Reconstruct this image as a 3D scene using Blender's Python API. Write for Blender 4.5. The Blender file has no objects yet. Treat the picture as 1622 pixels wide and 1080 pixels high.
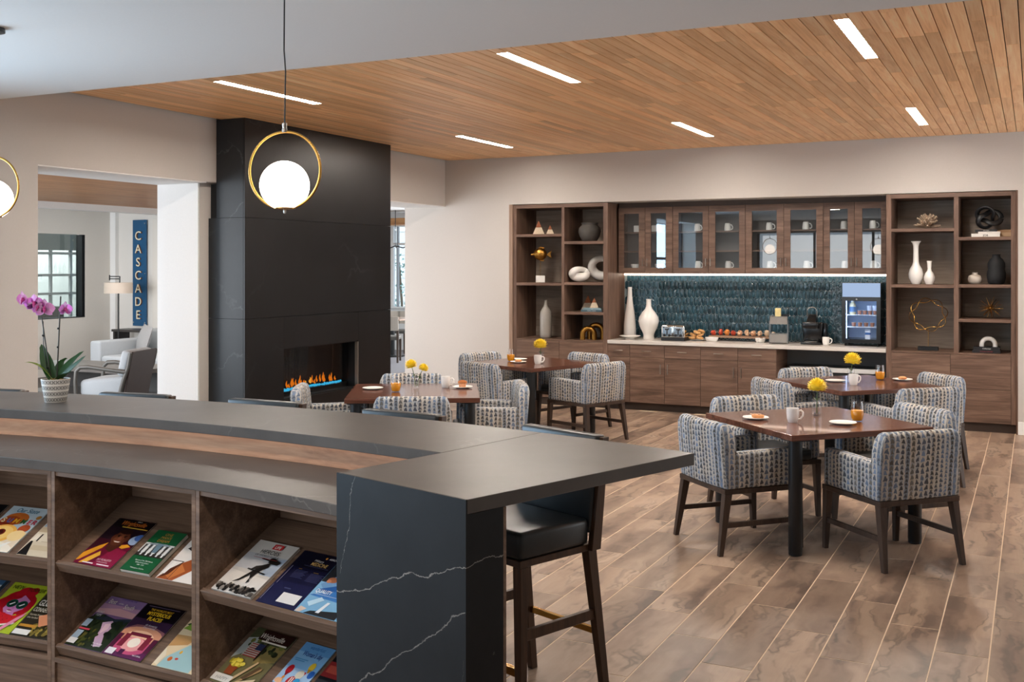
import bpy, bmesh, math, random
from mathutils import Vector, Matrix
random.seed(7)
S = bpy.context.scene
COL = S.collection
R = math.radians
PI = math.pi
sin, cos = math.sin, math.cos

# ---------------------------------------------------------------- camera, world, exposure
cd = bpy.data.cameras.new('camera')
cam = bpy.data.objects.new('camera', cd)
COL.objects.link(cam)
cd.sensor_fit = 'HORIZONTAL'
cd.sensor_width = 36.0
cd.lens = 36.0 * 1682 / 1622
cd.shift_y = -(540 - 422) / 1622
cd.clip_start = 0.05
cam.location = (0, 0, 1.80)
cam.rotation_euler = (R(90), 0, R(26.182))
S.camera = cam

W = bpy.data.worlds.new('world')
S.world = W
W.use_nodes = True
bg = W.node_tree.nodes['Background']
bg.inputs[0].default_value = (0.72, 0.86, 1.0, 1)
bg.inputs[1].default_value = 2.0

S.view_settings.view_transform = 'Standard'
S.view_settings.look = 'None'
S.view_settings.exposure = 0.0
S.view_settings.gamma = 1.0
S.view_settings.use_curve_mapping = False

CEIL_W = 185.0      # radiance of the recessed linear lamps
GLOBE_W = 9.0      # radiance of the pendant globes
STRIP_W = 9.0     # radiance of the under-cabinet strip


def area(name, loc, rot, sx, sy, power, col):
    l = bpy.data.lights.new(name, 'AREA')
    l.shape = 'RECTANGLE'
    l.size, l.size_y = sx, sy
    l.energy = power
    l.color = col
    o = bpy.data.objects.new(name, l)
    o.location = loc
    o.rotation_euler = rot
    COL.objects.link(o)
    return o


# window daylight, and unseen fill lamps added to brighten the rooms
area('window_daylight', (-7.95, 2.75, 1.6), (0, R(-90), 0), 2.4, 2.9, 330, (0.52, 0.76, 1.0))
area('rear_fill', (-4.5, -3.4, 1.55), (R(93), 0, 0), 4.4, 2.2, 95, (1.0, 0.97, 0.93))  # unseen rear lamp, added for ceiling light and glints on the tiles
area('side_fill', (3.62, 10.2, 1.55), (0, R(94), 0), 2.3, 4.0, 110, (1.0, 0.97, 0.93))  # unseen lamp at the right, added to lift the ceiling and chairs
area('lounge_fill', (-12.2, 5.3, 1.7), (R(90), 0, R(0)), 4.2, 2.4, 330, (0.95, 0.97, 1.0))  # fill at the lounge's open end, added to brighten that room
area('passage_fill', (-9.4, 10.9, 1.5), (0, R(-90), R(42)), 2.2, 1.4, 55, (0.97, 0.98, 1.0))  # hidden lamp added to whiten the left end of the back wall
area('lounge_top_fill', (-11.6, 11.2, 2.64), (0, 0, 0), 2.4, 2.0, 60, (1.0, 0.97, 0.93))  # overhead fill added to brighten the lounge, no fixture there
area('dining_daylight', (-9.0, 19.2, 1.8), (R(-90), 0, 0), 4.0, 2.2, 300, (0.95, 0.98, 1.0))


# ---------------------------------------------------------------- helpers: colour and materials
def lin(c):
    if isinstance(c, str):
        c = c.lstrip('#')
        c = [int(c[i:i + 2], 16) for i in (0, 2, 4)]
    out = []
    for v in c[:3]:
        v = v / 255.0
        out.append(v / 12.92 if v <= 0.04045 else ((v + 0.055) / 1.055) ** 2.4)
    return (*out, 1.0)


def nt(name):
    m = bpy.data.materials.new(name)
    m.use_nodes = True
    t = m.node_tree
    t.nodes.clear()
    out = t.nodes.new('ShaderNodeOutputMaterial')
    return m, t, out


def nd(t, typ, ins=None, **props):
    n = t.nodes.new(typ)
    for k, v in props.items():
        setattr(n, k, v)
    for k, v in (ins or {}).items():
        if hasattr(v, 'is_output'):
            t.links.new(v, n.inputs[k])
        else:
            n.inputs[k].default_value = v
    return n


def mth(t, op, a, b=None, c=None, clamp=False):
    n = t.nodes.new('ShaderNodeMath')
    n.operation = op
    n.use_clamp = clamp
    for i, v in enumerate((a, b, c)):
        if v is None:
            continue
        if hasattr(v, 'is_output'):
            t.links.new(v, n.inputs[i])
        else:
            n.inputs[i].default_value = v
    return n.outputs[0]


def ramp(t, fac, stops, interp='LINEAR'):
    n = t.nodes.new('ShaderNodeValToRGB')
    n.color_ramp.interpolation = interp
    els = n.color_ramp.elements
    while len(els) < len(stops):
        els.new(0.5)
    for e, (p, c) in zip(els, stops):
        e.position = p
        e.color = lin(c) if not (isinstance(c, tuple) and len(c) == 4) else c
    if fac is not None:
        t.links.new(fac, n.inputs[0])
    return n.outputs[0]


def mix(t, fac, a, b, mode='MIX'):
    n = t.nodes.new('ShaderNodeMix')
    n.data_type = 'RGBA'
    n.blend_type = mode
    for i, v in ((0, fac), (6, a), (7, b)):
        if hasattr(v, 'is_output'):
            t.links.new(v, n.inputs[i])
        else:
            n.inputs[i].default_value = v
    return n.outputs[2]


def coords(t, kind='Object', rnd=True, scale=(1, 1, 1), rot=(0, 0, 0)):
    tc = t.nodes.new('ShaderNodeTexCoord')
    v = tc.outputs[kind]
    if rnd:
        oi = t.nodes.new('ShaderNodeObjectInfo')
        mul = nd(t, 'ShaderNodeVectorMath', {0: (37.0, 53.0, 71.0)}, operation='SCALE')
        t.links.new(oi.outputs['Random'], mul.inputs['Scale'])
        v = nd(t, 'ShaderNodeVectorMath', {0: v, 1: mul.outputs[0]}, operation='ADD').outputs[0]
    mp = nd(t, 'ShaderNodeMapping', {'Vector': v, 'Scale': scale, 'Rotation': rot})
    return mp.outputs[0]


def finish(m, t, out, col, rough=0.5, metal=0.0, bump=None, bstr=0.1, bdist=0.01, spec=0.5, coat=0.0):
    p = t.nodes.new('ShaderNodeBsdfPrincipled')
    for k, v in (('Base Color', col), ('Roughness', rough), ('Metallic', metal), ('Specular IOR Level', spec), ('Coat Weight', coat)):
        if hasattr(v, 'is_output'):
            t.links.new(v, p.inputs[k])
        else:
            p.inputs[k].default_value = v
    if bump is not None:
        b = nd(t, 'ShaderNodeBump', {'Height': bump, 'Strength': bstr, 'Distance': bdist})
        t.links.new(b.outputs[0], p.inputs['Normal'])
    t.links.new(p.outputs[0], out.inputs[0])
    return m


_plain = {}


def plain(col, rough=0.5, metal=0.0, var=0.06, scale=8.0, bstr=0.0, spec=0.5, name=None, coat=0.0):
    """One colour with slight procedural mottling."""
    key = (str(col), rough, metal, var, scale, bstr, spec, coat)
    if key in _plain:
        return _plain[key]
    m, t, out = nt(name or 'plain')
    c = coords(t, rnd=False)
    n = nd(t, 'ShaderNodeTexNoise', {'Vector': c, 'Scale': scale, 'Detail': 3.0})
    l = lin(col)
    lo = tuple(x * (1 - var) for x in l[:3]) + (1,)
    hi = tuple(min(1, x * (1 + var)) for x in l[:3]) + (1,)
    cc = mix(t, n.outputs['Fac'], lo, hi)
    _plain[key] = finish(m, t, out, cc, rough, metal, n.outputs['Fac'] if bstr else None, bstr, 0.004, spec, coat)
    return m


def emit(col, strength, name='glow'):
    m, t, out = nt(name)
    e = nd(t, 'ShaderNodeEmission', {'Color': lin(col), 'Strength': strength})
    t.links.new(e.outputs[0], out.inputs[0])
    return m


def thin_glass(name='clear_glass', tint=(1, 1, 1, 1), base=0.045, rough=0.0, gain=1.0):
    m, t, out = nt(name)
    f = nd(t, 'ShaderNodeLayerWeight', {'Blend': 0.5}).outputs['Facing']
    fac = mth(t, 'ADD', mth(t, 'MULTIPLY', mth(t, 'POWER', f, 5.0), 0.9), base * gain, clamp=True)
    tr = nd(t, 'ShaderNodeBsdfTransparent', {'Color': tint})
    gl = nd(t, 'ShaderNodeBsdfGlossy', {'Roughness': rough})
    mx = nd(t, 'ShaderNodeMixShader', {0: fac, 1: tr.outputs[0], 2: gl.outputs[0]})
    t.links.new(mx.outputs[0], out.inputs[0])
    return m


def wood(name, dark, mid, light, axis=0, rough=0.45, fine=1.0, spec=0.4, tone=0.25, coat=0.0, rnd=True, bump=0.06):
    """Veneer or board: streaks along one local axis, each object with its own cut."""
    m, t, out = nt(name)
    sc = [9.0 * fine] * 3
    sc[axis] = 0.9 * fine
    c = coords(t, rnd=rnd, scale=tuple(sc))
    n1 = nd(t, 'ShaderNodeTexNoise', {'Vector': c, 'Scale': 1.6, 'Detail': 6.0, 'Roughness': 0.6, 'Distortion': 0.9})
    sc2 = [70.0 * fine] * 3
    sc2[axis] = 2.2 * fine
    c2 = coords(t, rnd=rnd, scale=tuple(sc2))
    n2 = nd(t, 'ShaderNodeTexNoise', {'Vector': c2, 'Scale': 1.5, 'Detail': 3.0, 'Roughness': 0.5})
    f = mth(t, 'ADD', mth(t, 'MULTIPLY', n1.outputs['Fac'], 0.7), mth(t, 'MULTIPLY', n2.outputs['Fac'], 0.3))
    col = ramp(t, f, [(0.30, dark), (0.5, mid), (0.70, light)])
    if rnd and tone:
        oi = t.nodes.new('ShaderNodeObjectInfo')
        k = mth(t, 'ADD', mth(t, 'MULTIPLY', oi.outputs['Random'], 2 * tone), 1 - tone)
        hs = nd(t, 'ShaderNodeHueSaturation', {'Color': col, 'Value': k})
        col = hs.outputs[0]
    return finish(m, t, out, col, rough, 0, n2.outputs['Fac'], bump, 0.003, spec, coat)


def marble(name, base, base2, vein, rough=0.35, vs=1.0, spec=0.5, amt=1.0):
    m, t, out = nt(name)
    c = coords(t, rnd=False)
    warp = nd(t, 'ShaderNodeTexNoise', {'Vector': c, 'Scale': 1.7 * vs, 'Detail': 5.0, 'Roughness': 0.55})
    wv = nd(t, 'ShaderNodeVectorMath', {0: warp.outputs['Color'], 'Scale': 0.9}, operation='SCALE')
    cw = nd(t, 'ShaderNodeVectorMath', {0: c, 1: wv.outputs[0]}, operation='ADD')
    vo = nd(t, 'ShaderNodeTexVoronoi', {'Vector': cw.outputs[0], 'Scale': 0.85 * vs}, feature='DISTANCE_TO_EDGE')
    line = nd(t, 'ShaderNodeMapRange', {'Value': vo.outputs['Distance'], 'From Min': 0.0, 'From Max': 0.010, 'To Min': 1.0, 'To Max': 0.0})
    gate = nd(t, 'ShaderNodeTexNoise', {'Vector': c, 'Scale': 1.1 * vs, 'Detail': 2.0})
    gt = nd(t, 'ShaderNodeMapRange', {'Value': gate.outputs['Fac'], 'From Min': 0.47, 'From Max': 0.62, 'To Min': 0.0, 'To Max': 1.0})
    fine = nd(t, 'ShaderNodeTexNoise', {'Vector': c, 'Scale': 30.0, 'Detail': 3.0})
    f = mth(t, 'MULTIPLY', mth(t, 'MULTIPLY', line.outputs[0], gt.outputs[0]), mth(t, 'MULTIPLY', fine.outputs['Fac'], 1.3 * amt), clamp=True)
    cl = nd(t, 'ShaderNodeTexNoise', {'Vector': c, 'Scale': 2.6, 'Detail': 6.0, 'Roughness': 0.6})
    b = ramp(t, cl.outputs['Fac'], [(0.35, base), (0.65, base2)])
    col = mix(t, f, b, lin(vein))
    return finish(m, t, out, col, rough, 0, fine.outputs['Fac'], 0.03, 0.002, spec)


# ---------------------------------------------------------------- helpers: meshes
class B:
    """Collects simple shapes into one mesh (one part)."""

    def __init__(s):
        s.bm = bmesh.new()
        s.mi = 0

    def face(s, vs):
        try:
            f = s.bm.faces.new(vs)
            f.material_index = s.mi
            return f
        except ValueError:
            return None

    def hexa(s, p):
        """8 corners: bottom ring 0-3, top ring 4-7 (counter-clockwise from above)."""
        v = [s.bm.verts.new(q) for q in p]
        for q in ((3, 2, 1, 0), (4, 5, 6, 7), (0, 1, 5, 4), (1, 2, 6, 5), (2, 3, 7, 6), (3, 0, 4, 7)):
            s.face([v[i] for i in q])
        return s

    def box(s, x0, x1, y0, y1, z0, z1):
        return s.hexa([(x0, y0, z0), (x1, y0, z0), (x1, y1, z0), (x0, y1, z0), (x0, y0, z1), (x1, y0, z1), (x1, y1, z1), (x0, y1, z1)])

    def cbox(s, c, d):
        return s.box(c[0] - d[0] / 2, c[0] + d[0] / 2, c[1] - d[1] / 2, c[1] + d[1] / 2, c[2] - d[2] / 2, c[2] + d[2] / 2)

    def post(s, p0, w0, p1, w1):
        """Square tapered bar from p0 (bottom) to p1 (top)."""
        a = lambda w: (w, w) if not isinstance(w, tuple) else w
        (ax, ay), (bx, by) = a(w0), a(w1)
        q = [(-1, -1), (1, -1), (1, 1), (-1, 1)]
        return s.hexa([(p0[0] + i * ax / 2, p0[1] + j * ay / 2, p0[2]) for i, j in q] + [(p1[0] + i * bx / 2, p1[1] + j * by / 2, p1[2]) for i, j in q])

    def bar(s, p0, p1, w, h):
        """Rectangular bar between two points, h measured up, w sideways."""
        p0, p1 = Vector(p0), Vector(p1)
        d = (p1 - p0).normalized()
        up = Vector((0, 0, 1)) if abs(d.z) < 0.95 else Vector((0, 1, 0))
        sd = d.cross(up).normalized() * w / 2
        u = sd.cross(d).normalized() * h / 2
        return s.hexa([p0 - sd - u, p0 + sd - u, p1 + sd - u, p1 - sd - u, p0 - sd + u, p0 + sd + u, p1 + sd + u, p1 - sd + u])

    def prism(s, poly, z0, z1, f=lambda x, y, z: (x, y, z)):
        a = [s.bm.verts.new(f(x, y, z0)) for x, y in poly]
        b = [s.bm.verts.new(f(x, y, z1)) for x, y in poly]
        n = len(poly)
        s.face(a[::-1])
        s.face(b)
        for i in range(n):
            j = (i + 1) % n
            s.face([a[i], a[j], b[j], b[i]])
        return s

    def lathe(s, prof, n=24, c=(0, 0, 0), sx=1.0, sy=1.0):
        rings = []
        for r, z in prof:
            if r < 1e-5:
                rings.append([s.bm.verts.new((c[0], c[1], c[2] + z))])
            else:
                rings.append([s.bm.verts.new((c[0] + r * sx * cos(2 * PI * k / n), c[1] + r * sy * sin(2 * PI * k / n), c[2] + z)) for k in range(n)])
        for a, b in zip(rings, rings[1:]):
            for k in range(n):
                l = (k + 1) % n
                if len(a) == 1 and len(b) > 1:
                    s.face([a[0], b[l], b[k]])
                elif len(b) == 1 and len(a) > 1:
                    s.face([a[k], a[l], b[0]])
                elif len(a) > 1:
                    s.face([a[k], a[l], b[l], b[k]])
        return s

    def ball(s, c, r, n=16, m=8, rz=None, ry=None):
        rz = rz or r
        prof = [(0 if i in (0, m) else r * sin(PI * i / m), -rz * cos(PI * i / m)) for i in range(m + 1)]
        return s.lathe(prof, n, c, 1.0, (ry or r) / r)

    def tube(s, pts, r, n=8, closed=False, flat=1.0, cap=True):
        pts = [Vector(p) for p in pts]
        k = len(pts)
        rings = []
        nrm = None
        for i, p in enumerate(pts):
            if closed:
                d = pts[(i + 1) % k] - pts[i - 1]
            else:
                d = pts[min(i + 1, k - 1)] - pts[max(i - 1, 0)]
            d.normalize()
            if nrm is None:
                nrm = d.cross(Vector((0, 0, 1)) if abs(d.z) < 0.9 else Vector((1, 0, 0))).normalized()
            nrm = (nrm - d * nrm.dot(d)).normalized()
            bn = d.cross(nrm)
            rr = r[i] if isinstance(r, (list, tuple)) else r
            rings.append([s.bm.verts.new(p + nrm * (rr * cos(2 * PI * q / n)) + bn * (rr * flat * sin(2 * PI * q / n))) for q in range(n)])
        for i in range(k if closed else k - 1):
            a, b = rings[i], rings[(i + 1) % k]
            for q in range(n):
                l = (q + 1) % n
                s.face([a[q], a[l], b[l], b[q]])
        if not closed and cap:
            s.face(rings[0][::-1])
            s.face(rings[-1])
        return s

    def poly(s, pts):
        s.face([s.bm.verts.new(p) for p in pts])
        return s

    def mesh(s, name, mats, bevel=0.0, seg=1, smooth=None, uv=False, fix=True):
        bm = s.bm
        if fix:
            bmesh.ops.recalc_face_normals(bm, faces=bm.faces[:])
        if bevel:
            bmesh.ops.bevel(bm, geom=[e for e in bm.edges if len(e.link_faces) == 2 and e.calc_face_angle(0) > 0.6], offset=bevel, segments=seg, profile=0.5, affect='EDGES', clamp_overlap=True)
        if uv:
            bm.normal_update()
            lay = bm.loops.layers.uv.new('uv')
            for f in bm.faces:
                n = f.normal
                a = max(range(3), key=lambda i: abs(n[i]))
                for lp in f.loops:
                    co = lp.vert.co
                    lp[lay].uv = ((co.x, co.z) if a == 1 else (co.y + 0.013, co.z) if a == 0 else (co.x, co.y + 0.55))
        me = bpy.data.meshes.new(name)
        bm.to_mesh(me)
        bm.free()
        for m in (mats if isinstance(mats, (list, tuple)) else [mats]):
            me.materials.append(m)
        if smooth is not None:
            for p in me.polygons:
                p.use_smooth = True
            me.set_sharp_from_angle(angle=R(smooth))
        return me

    def obj(s, name, mats, parent=None, loc=(0, 0, 0), rz=0.0, **kw):
        return link(name, s.mesh(name, mats, **kw), parent, loc, rz)


def link(name, me, parent=None, loc=(0, 0, 0), rz=0.0):
    o = bpy.data.objects.new(name, me)
    o.location = loc
    o.rotation_euler = (0, 0, rz) if not isinstance(rz, tuple) else rz
    o.parent = parent
    COL.objects.link(o)
    return o


def tag(o, label=None, cat=None, group=None, kind=None):
    for k, v in (('label', label), ('category', cat), ('group', group), ('kind', kind)):
        if v:
            o[k] = v
    return o


def thing(name, label, cat, loc=(0, 0, 0), rz=0.0, group=None):
    o = bpy.data.objects.new(name, None)
    o.empty_display_size = 0.05
    o.location = loc
    o.rotation_euler = (0, 0, rz) if not isinstance(rz, tuple) else rz
    COL.objects.link(o)
    return tag(o, label, cat, group)


def dup(root, loc, rz, label, group=None):
    """Copy of a thing with copies of its parts and sub-parts."""
    def rec(o, p):
        c = o.copy()
        COL.objects.link(c)
        c.parent = p
        for ch in kids.get(o.name, ()):
            rec(ch, c)
        return c
    kids = {}
    stack = [root]
    while stack:
        o = stack.pop()
        kids[o.name] = list(o.children)
        stack += kids[o.name]
    r = rec(root, None)
    r.location = loc
    r.rotation_euler = (0, 0, rz) if not isinstance(rz, tuple) else rz
    r['label'] = label
    if group:
        r['group'] = group
    return r


def structure(o):
    o['kind'] = 'structure'
    return o


_txt = {}


def glyphs(txt, size=1.0, align='CENTER', bold=0.0, shear=0.0):
    """Polygons of a line of lettering: list of point lists in the plane."""
    key = (txt, align, bold, shear)
    if key not in _txt:
        cu = bpy.data.curves.new('lettering', 'FONT')
        cu.body = txt
        cu.align_x = align
        cu.offset = bold
        cu.shear = shear
        cu.resolution_u = 3
        o = bpy.data.objects.new('lettering', cu)
        COL.objects.link(o)
        dg = bpy.context.evaluated_depsgraph_get()
        me = bpy.data.meshes.new_from_object(o.evaluated_get(dg))
        _txt[key] = [[(me.vertices[i].co.x, me.vertices[i].co.y) for i in p.vertices] for p in me.polygons]
        bpy.data.meshes.remove(me)
        bpy.data.objects.remove(o)
        bpy.data.curves.remove(cu)
    return [[(x * size, y * size) for x, y in p] for p in _txt[key]]


# ---------------------------------------------------------------- materials
def fabric_mat():
    """Woven columns of dark teardrops on cream, grey and blue grounds."""
    m, t, out = nt('woven_fabric')
    uv = nd(t, 'ShaderNodeUVMap', uv_map='uv').outputs[0]
    wob = nd(t, 'ShaderNodeTexNoise', {'Vector': uv, 'Scale': 38.0, 'Detail': 3.0})
    wv = nd(t, 'ShaderNodeVectorMath', {0: wob.outputs['Color'], 'Scale': 0.022}, operation='SCALE')
    v = nd(t, 'ShaderNodeVectorMath', {0: uv, 1: wv.outputs[0]}, operation='ADD').outputs[0]
    sp = nd(t, 'ShaderNodeSeparateXYZ', {0: v})
    cu = mth(t, 'DIVIDE', sp.outputs[0], 0.036)
    ci = mth(t, 'FLOOR', cu)
    fu = mth(t, 'FRACT', cu)
    h0 = nd(t, 'ShaderNodeTexWhiteNoise', {'W': mth(t, 'ADD', ci, 0.5)}, noise_dimensions='1D').outputs['Value']
    cv = mth(t, 'ADD', mth(t, 'DIVIDE', sp.outputs[1], mth(t, 'ADD', mth(t, 'MULTIPLY', h0, 0.014), 0.022)), mth(t, 'MULTIPLY', ci, 0.37))
    ri = mth(t, 'FLOOR', cv)
    fv = mth(t, 'FRACT', cv)
    half = mth(t, 'ABSOLUTE', mth(t, 'SUBTRACT', fu, 0.5))
    drop = mth(t, 'LESS_THAN', half, mth(t, 'MULTIPLY', mth(t, 'POWER', mth(t, 'SUBTRACT', 1.0, fv), 0.7), mth(t, 'ADD', mth(t, 'MULTIPLY', h0, 0.14), 0.31)))
    mask = mth(t, 'MULTIPLY', drop, mth(t, 'GREATER_THAN', fv, 0.12))
    side = mth(t, 'GREATER_THAN', half, 0.40)
    h1 = nd(t, 'ShaderNodeTexWhiteNoise', {'W': ci}, noise_dimensions='1D')
    cell = nd(t, 'ShaderNodeCombineXYZ', {0: ci, 1: ri})
    h2 = nd(t, 'ShaderNodeTexWhiteNoise', {'Vector': cell.outputs[0]}, noise_dimensions='2D')
    darkc = ramp(t, h1.outputs['Value'], [(0.0, '#182335'), (0.20, '#374a66'), (0.36, '#14171d'), (0.54, '#4c607c'), (0.70, '#1f2a3a'), (0.88, '#4c4a48')], 'CONSTANT')
    bgc = ramp(t, mth(t, 'FRACT', mth(t, 'MULTIPLY', h1.outputs['Value'], 7.31)), [(0.0, '#b4afa6'), (0.26, '#8090a4'), (0.46, '#a69c8f'), (0.66, '#717d8b'), (0.84, '#c3c0ba')], 'CONSTANT')
    patch = nd(t, 'ShaderNodeTexNoise', {'Vector': nd(t, 'ShaderNodeMapping', {'Vector': uv, 'Scale': (14, 9, 1)}).outputs[0], 'Scale': 1.0, 'Detail': 2.0})
    bgp = mix(t, mth(t, 'MULTIPLY', mth(t, 'GREATER_THAN', patch.outputs['Fac'], 0.52), 0.45), bgc, lin('#8196ae'))
    col = mix(t, mth(t, 'MULTIPLY', side, 0.75), bgp, lin('#cbc5bb'))
    darkv = nd(t, 'ShaderNodeHueSaturation', {'Color': darkc, 'Value': mth(t, 'ADD', mth(t, 'MULTIPLY', h2.outputs['Value'], 1.5), 0.45)})
    col = mix(t, mask, col, darkv.outputs[0])
    thr = nd(t, 'ShaderNodeTexNoise', {'Vector': uv, 'Scale': 320.0, 'Detail': 2.0})
    col = mix(t, mth(t, 'MULTIPLY', thr.outputs['Fac'], 0.30), col, lin('#b5afa5'))
    return finish(m, t, out, col, 0.85, 0, thr.outputs['Fac'], 0.25, 0.002, 0.2)


def tile_mat():
    m, t, out = nt('wood_look_tile')
    c = coords(t, rnd=True)
    mp = nd(t, 'ShaderNodeMapping', {'Vector': c, 'Scale': (4.6, 0.55, 1.0)})
    warp = nd(t, 'ShaderNodeTexNoise', {'Vector': c, 'Scale': 3.0, 'Detail': 3.0, 'Roughness': 0.5})
    wv = nd(t, 'ShaderNodeVectorMath', {0: warp.outputs['Color'], 'Scale': 0.8}, operation='SCALE')
    cw = nd(t, 'ShaderNodeVectorMath', {0: mp.outputs[0], 1: wv.outputs[0]}, operation='ADD').outputs[0]
    big = nd(t, 'ShaderNodeTexNoise', {'Vector': cw, 'Scale': 1.25, 'Detail': 3.0, 'Roughness': 0.5, 'Distortion': 0.3})
    rw = mth(t, 'ABSOLUTE', mth(t, 'SUBTRACT', mth(t, 'FRACT', mth(t, 'MULTIPLY', big.outputs['Fac'], 7.0)), 0.5))
    fine = nd(t, 'ShaderNodeTexNoise', {'Vector': nd(t, 'ShaderNodeMapping', {'Vector': c, 'Scale': (130, 4, 1)}).outputs[0], 'Scale': 1.0, 'Detail': 3.0})
    base = ramp(t, big.outputs['Fac'], [(0.30, '#5c4b40'), (0.42, '#866f5f'), (0.55, '#9f8773'), (0.72, '#b09a87')])
    dk = nd(t, 'ShaderNodeMapRange', {'Value': rw, 'From Min': 0.0, 'From Max': 0.22, 'To Min': 1.0, 'To Max': 0.0})
    gate = nd(t, 'ShaderNodeTexNoise', {'Vector': nd(t, 'ShaderNodeMapping', {'Vector': c, 'Scale': (4.0, 1.6, 1)}).outputs[0], 'Scale': 1.0, 'Detail': 2.0})
    gt = nd(t, 'ShaderNodeMapRange', {'Value': gate.outputs['Fac'], 'From Min': 0.42, 'From Max': 0.62})
    f = mth(t, 'MULTIPLY', mth(t, 'MULTIPLY', dk.outputs[0], gt.outputs[0]), 0.72)
    col = mix(t, f, base, lin('#43382f'))
    col = mix(t, mth(t, 'MULTIPLY', fine.outputs['Fac'], 0.30), col, lin('#6e5f54'))
    oi = t.nodes.new('ShaderNodeObjectInfo')
    hs = nd(t, 'ShaderNodeHueSaturation', {'Color': col, 'Value': mth(t, 'ADD', mth(t, 'MULTIPLY', oi.outputs['Random'], 0.36), 0.86), 'Saturation': 1.0})
    return finish(m, t, out, hs.outputs[0], 0.40, 0, fine.outputs['Fac'], 0.05, 0.002, 0.45)


def hex_mat():
    m, t, out = nt('glazed_teal_tile')
    c = coords(t, rnd=True)
    n = nd(t, 'ShaderNodeTexNoise', {'Vector': c, 'Scale': 26.0, 'Detail': 2.0})
    oi = t.nodes.new('ShaderNodeObjectInfo')
    b = ramp(t, n.outputs['Fac'], [(0.3, '#16303c'), (0.7, '#2b4c58')])
    hs = nd(t, 'ShaderNodeHueSaturation', {'Color': b, 'Value': mth(t, 'ADD', mth(t, 'MULTIPLY', oi.outputs['Random'], 0.5), 0.75)})
    return finish(m, t, out, hs.outputs[0], 0.09, 0, n.outputs['Fac'], 0.55, 0.012, 0.6)


def fabric_plain(col, rough=0.9):
    m, t, out = nt('upholstery')
    c = coords(t, rnd=False)
    n = nd(t, 'ShaderNodeTexNoise', {'Vector': c, 'Scale': 120.0, 'Detail': 2.0})
    l = lin(col)
    cc = mix(t, n.outputs['Fac'], tuple(x * 0.85 for x in l[:3]) + (1,), tuple(min(1, x * 1.1) for x in l[:3]) + (1,))
    return finish(m, t, out, cc, rough, 0, n.outputs['Fac'], 0.2, 0.002, 0.2)


def pot_mat():
    """White pot printed with dark tribal bands."""
    m, t, out = nt('patterned_pot')
    tc = nd(t, 'ShaderNodeTexCoord').outputs['Object']
    sp = nd(t, 'ShaderNodeSeparateXYZ', {0: tc})
    ang = mth(t, 'MULTIPLY', mth(t, 'ARCTAN2', sp.outputs[1], sp.outputs[0]), 24 / (2 * PI))
    fa = mth(t, 'ABSOLUTE', mth(t, 'SUBTRACT', mth(t, 'FRACT', ang), 0.5))
    vz = mth(t, 'DIVIDE', sp.outputs[2], 0.029)
    fz = mth(t, 'FRACT', vz)
    fzc = mth(t, 'ABSOLUTE', mth(t, 'SUBTRACT', fz, 0.5))
    line = mth(t, 'GREATER_THAN', fzc, 0.40)
    line2 = mth(t, 'MULTIPLY', mth(t, 'GREATER_THAN', fzc, 0.30), mth(t, 'LESS_THAN', fzc, 0.35))
    zig = mth(t, 'LESS_THAN', mth(t, 'ABSOLUTE', mth(t, 'SUBTRACT', mth(t, 'ADD', fa, fzc), 0.42)), 0.10)
    ht = mth(t, 'GREATER_THAN', mth(t, 'SINE', mth(t, 'MULTIPLY', ang, 40.0)), 0.2)
    zz = mth(t, 'MULTIPLY', mth(t, 'LESS_THAN', fzc, 0.28), mth(t, 'MAXIMUM', zig, mth(t, 'MULTIPLY', ht, 0.75)))
    dk = mth(t, 'MAXIMUM', zz, mth(t, 'MULTIPLY', line2, 0.8))
    col = mix(t, dk, lin('#d8d3ca'), lin('#4a4744'))
    return finish(m, t, out, col, 0.6)


def wall_paint(col, name):
    m, t, out = nt(name)
    c = coords(t, rnd=False)
    n = nd(t, 'ShaderNodeTexNoise', {'Vector': c, 'Scale': 60.0, 'Detail': 3.0})
    l = lin(col)
    cc = mix(t, n.outputs['Fac'], tuple(x * 0.97 for x in l[:3]) + (1,), tuple(min(1, x * 1.03) for x in l[:3]) + (1,))
    return finish(m, t, out, cc, 0.85, 0, n.outputs['Fac'], 0.04, 0.002, 0.25)


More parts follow.
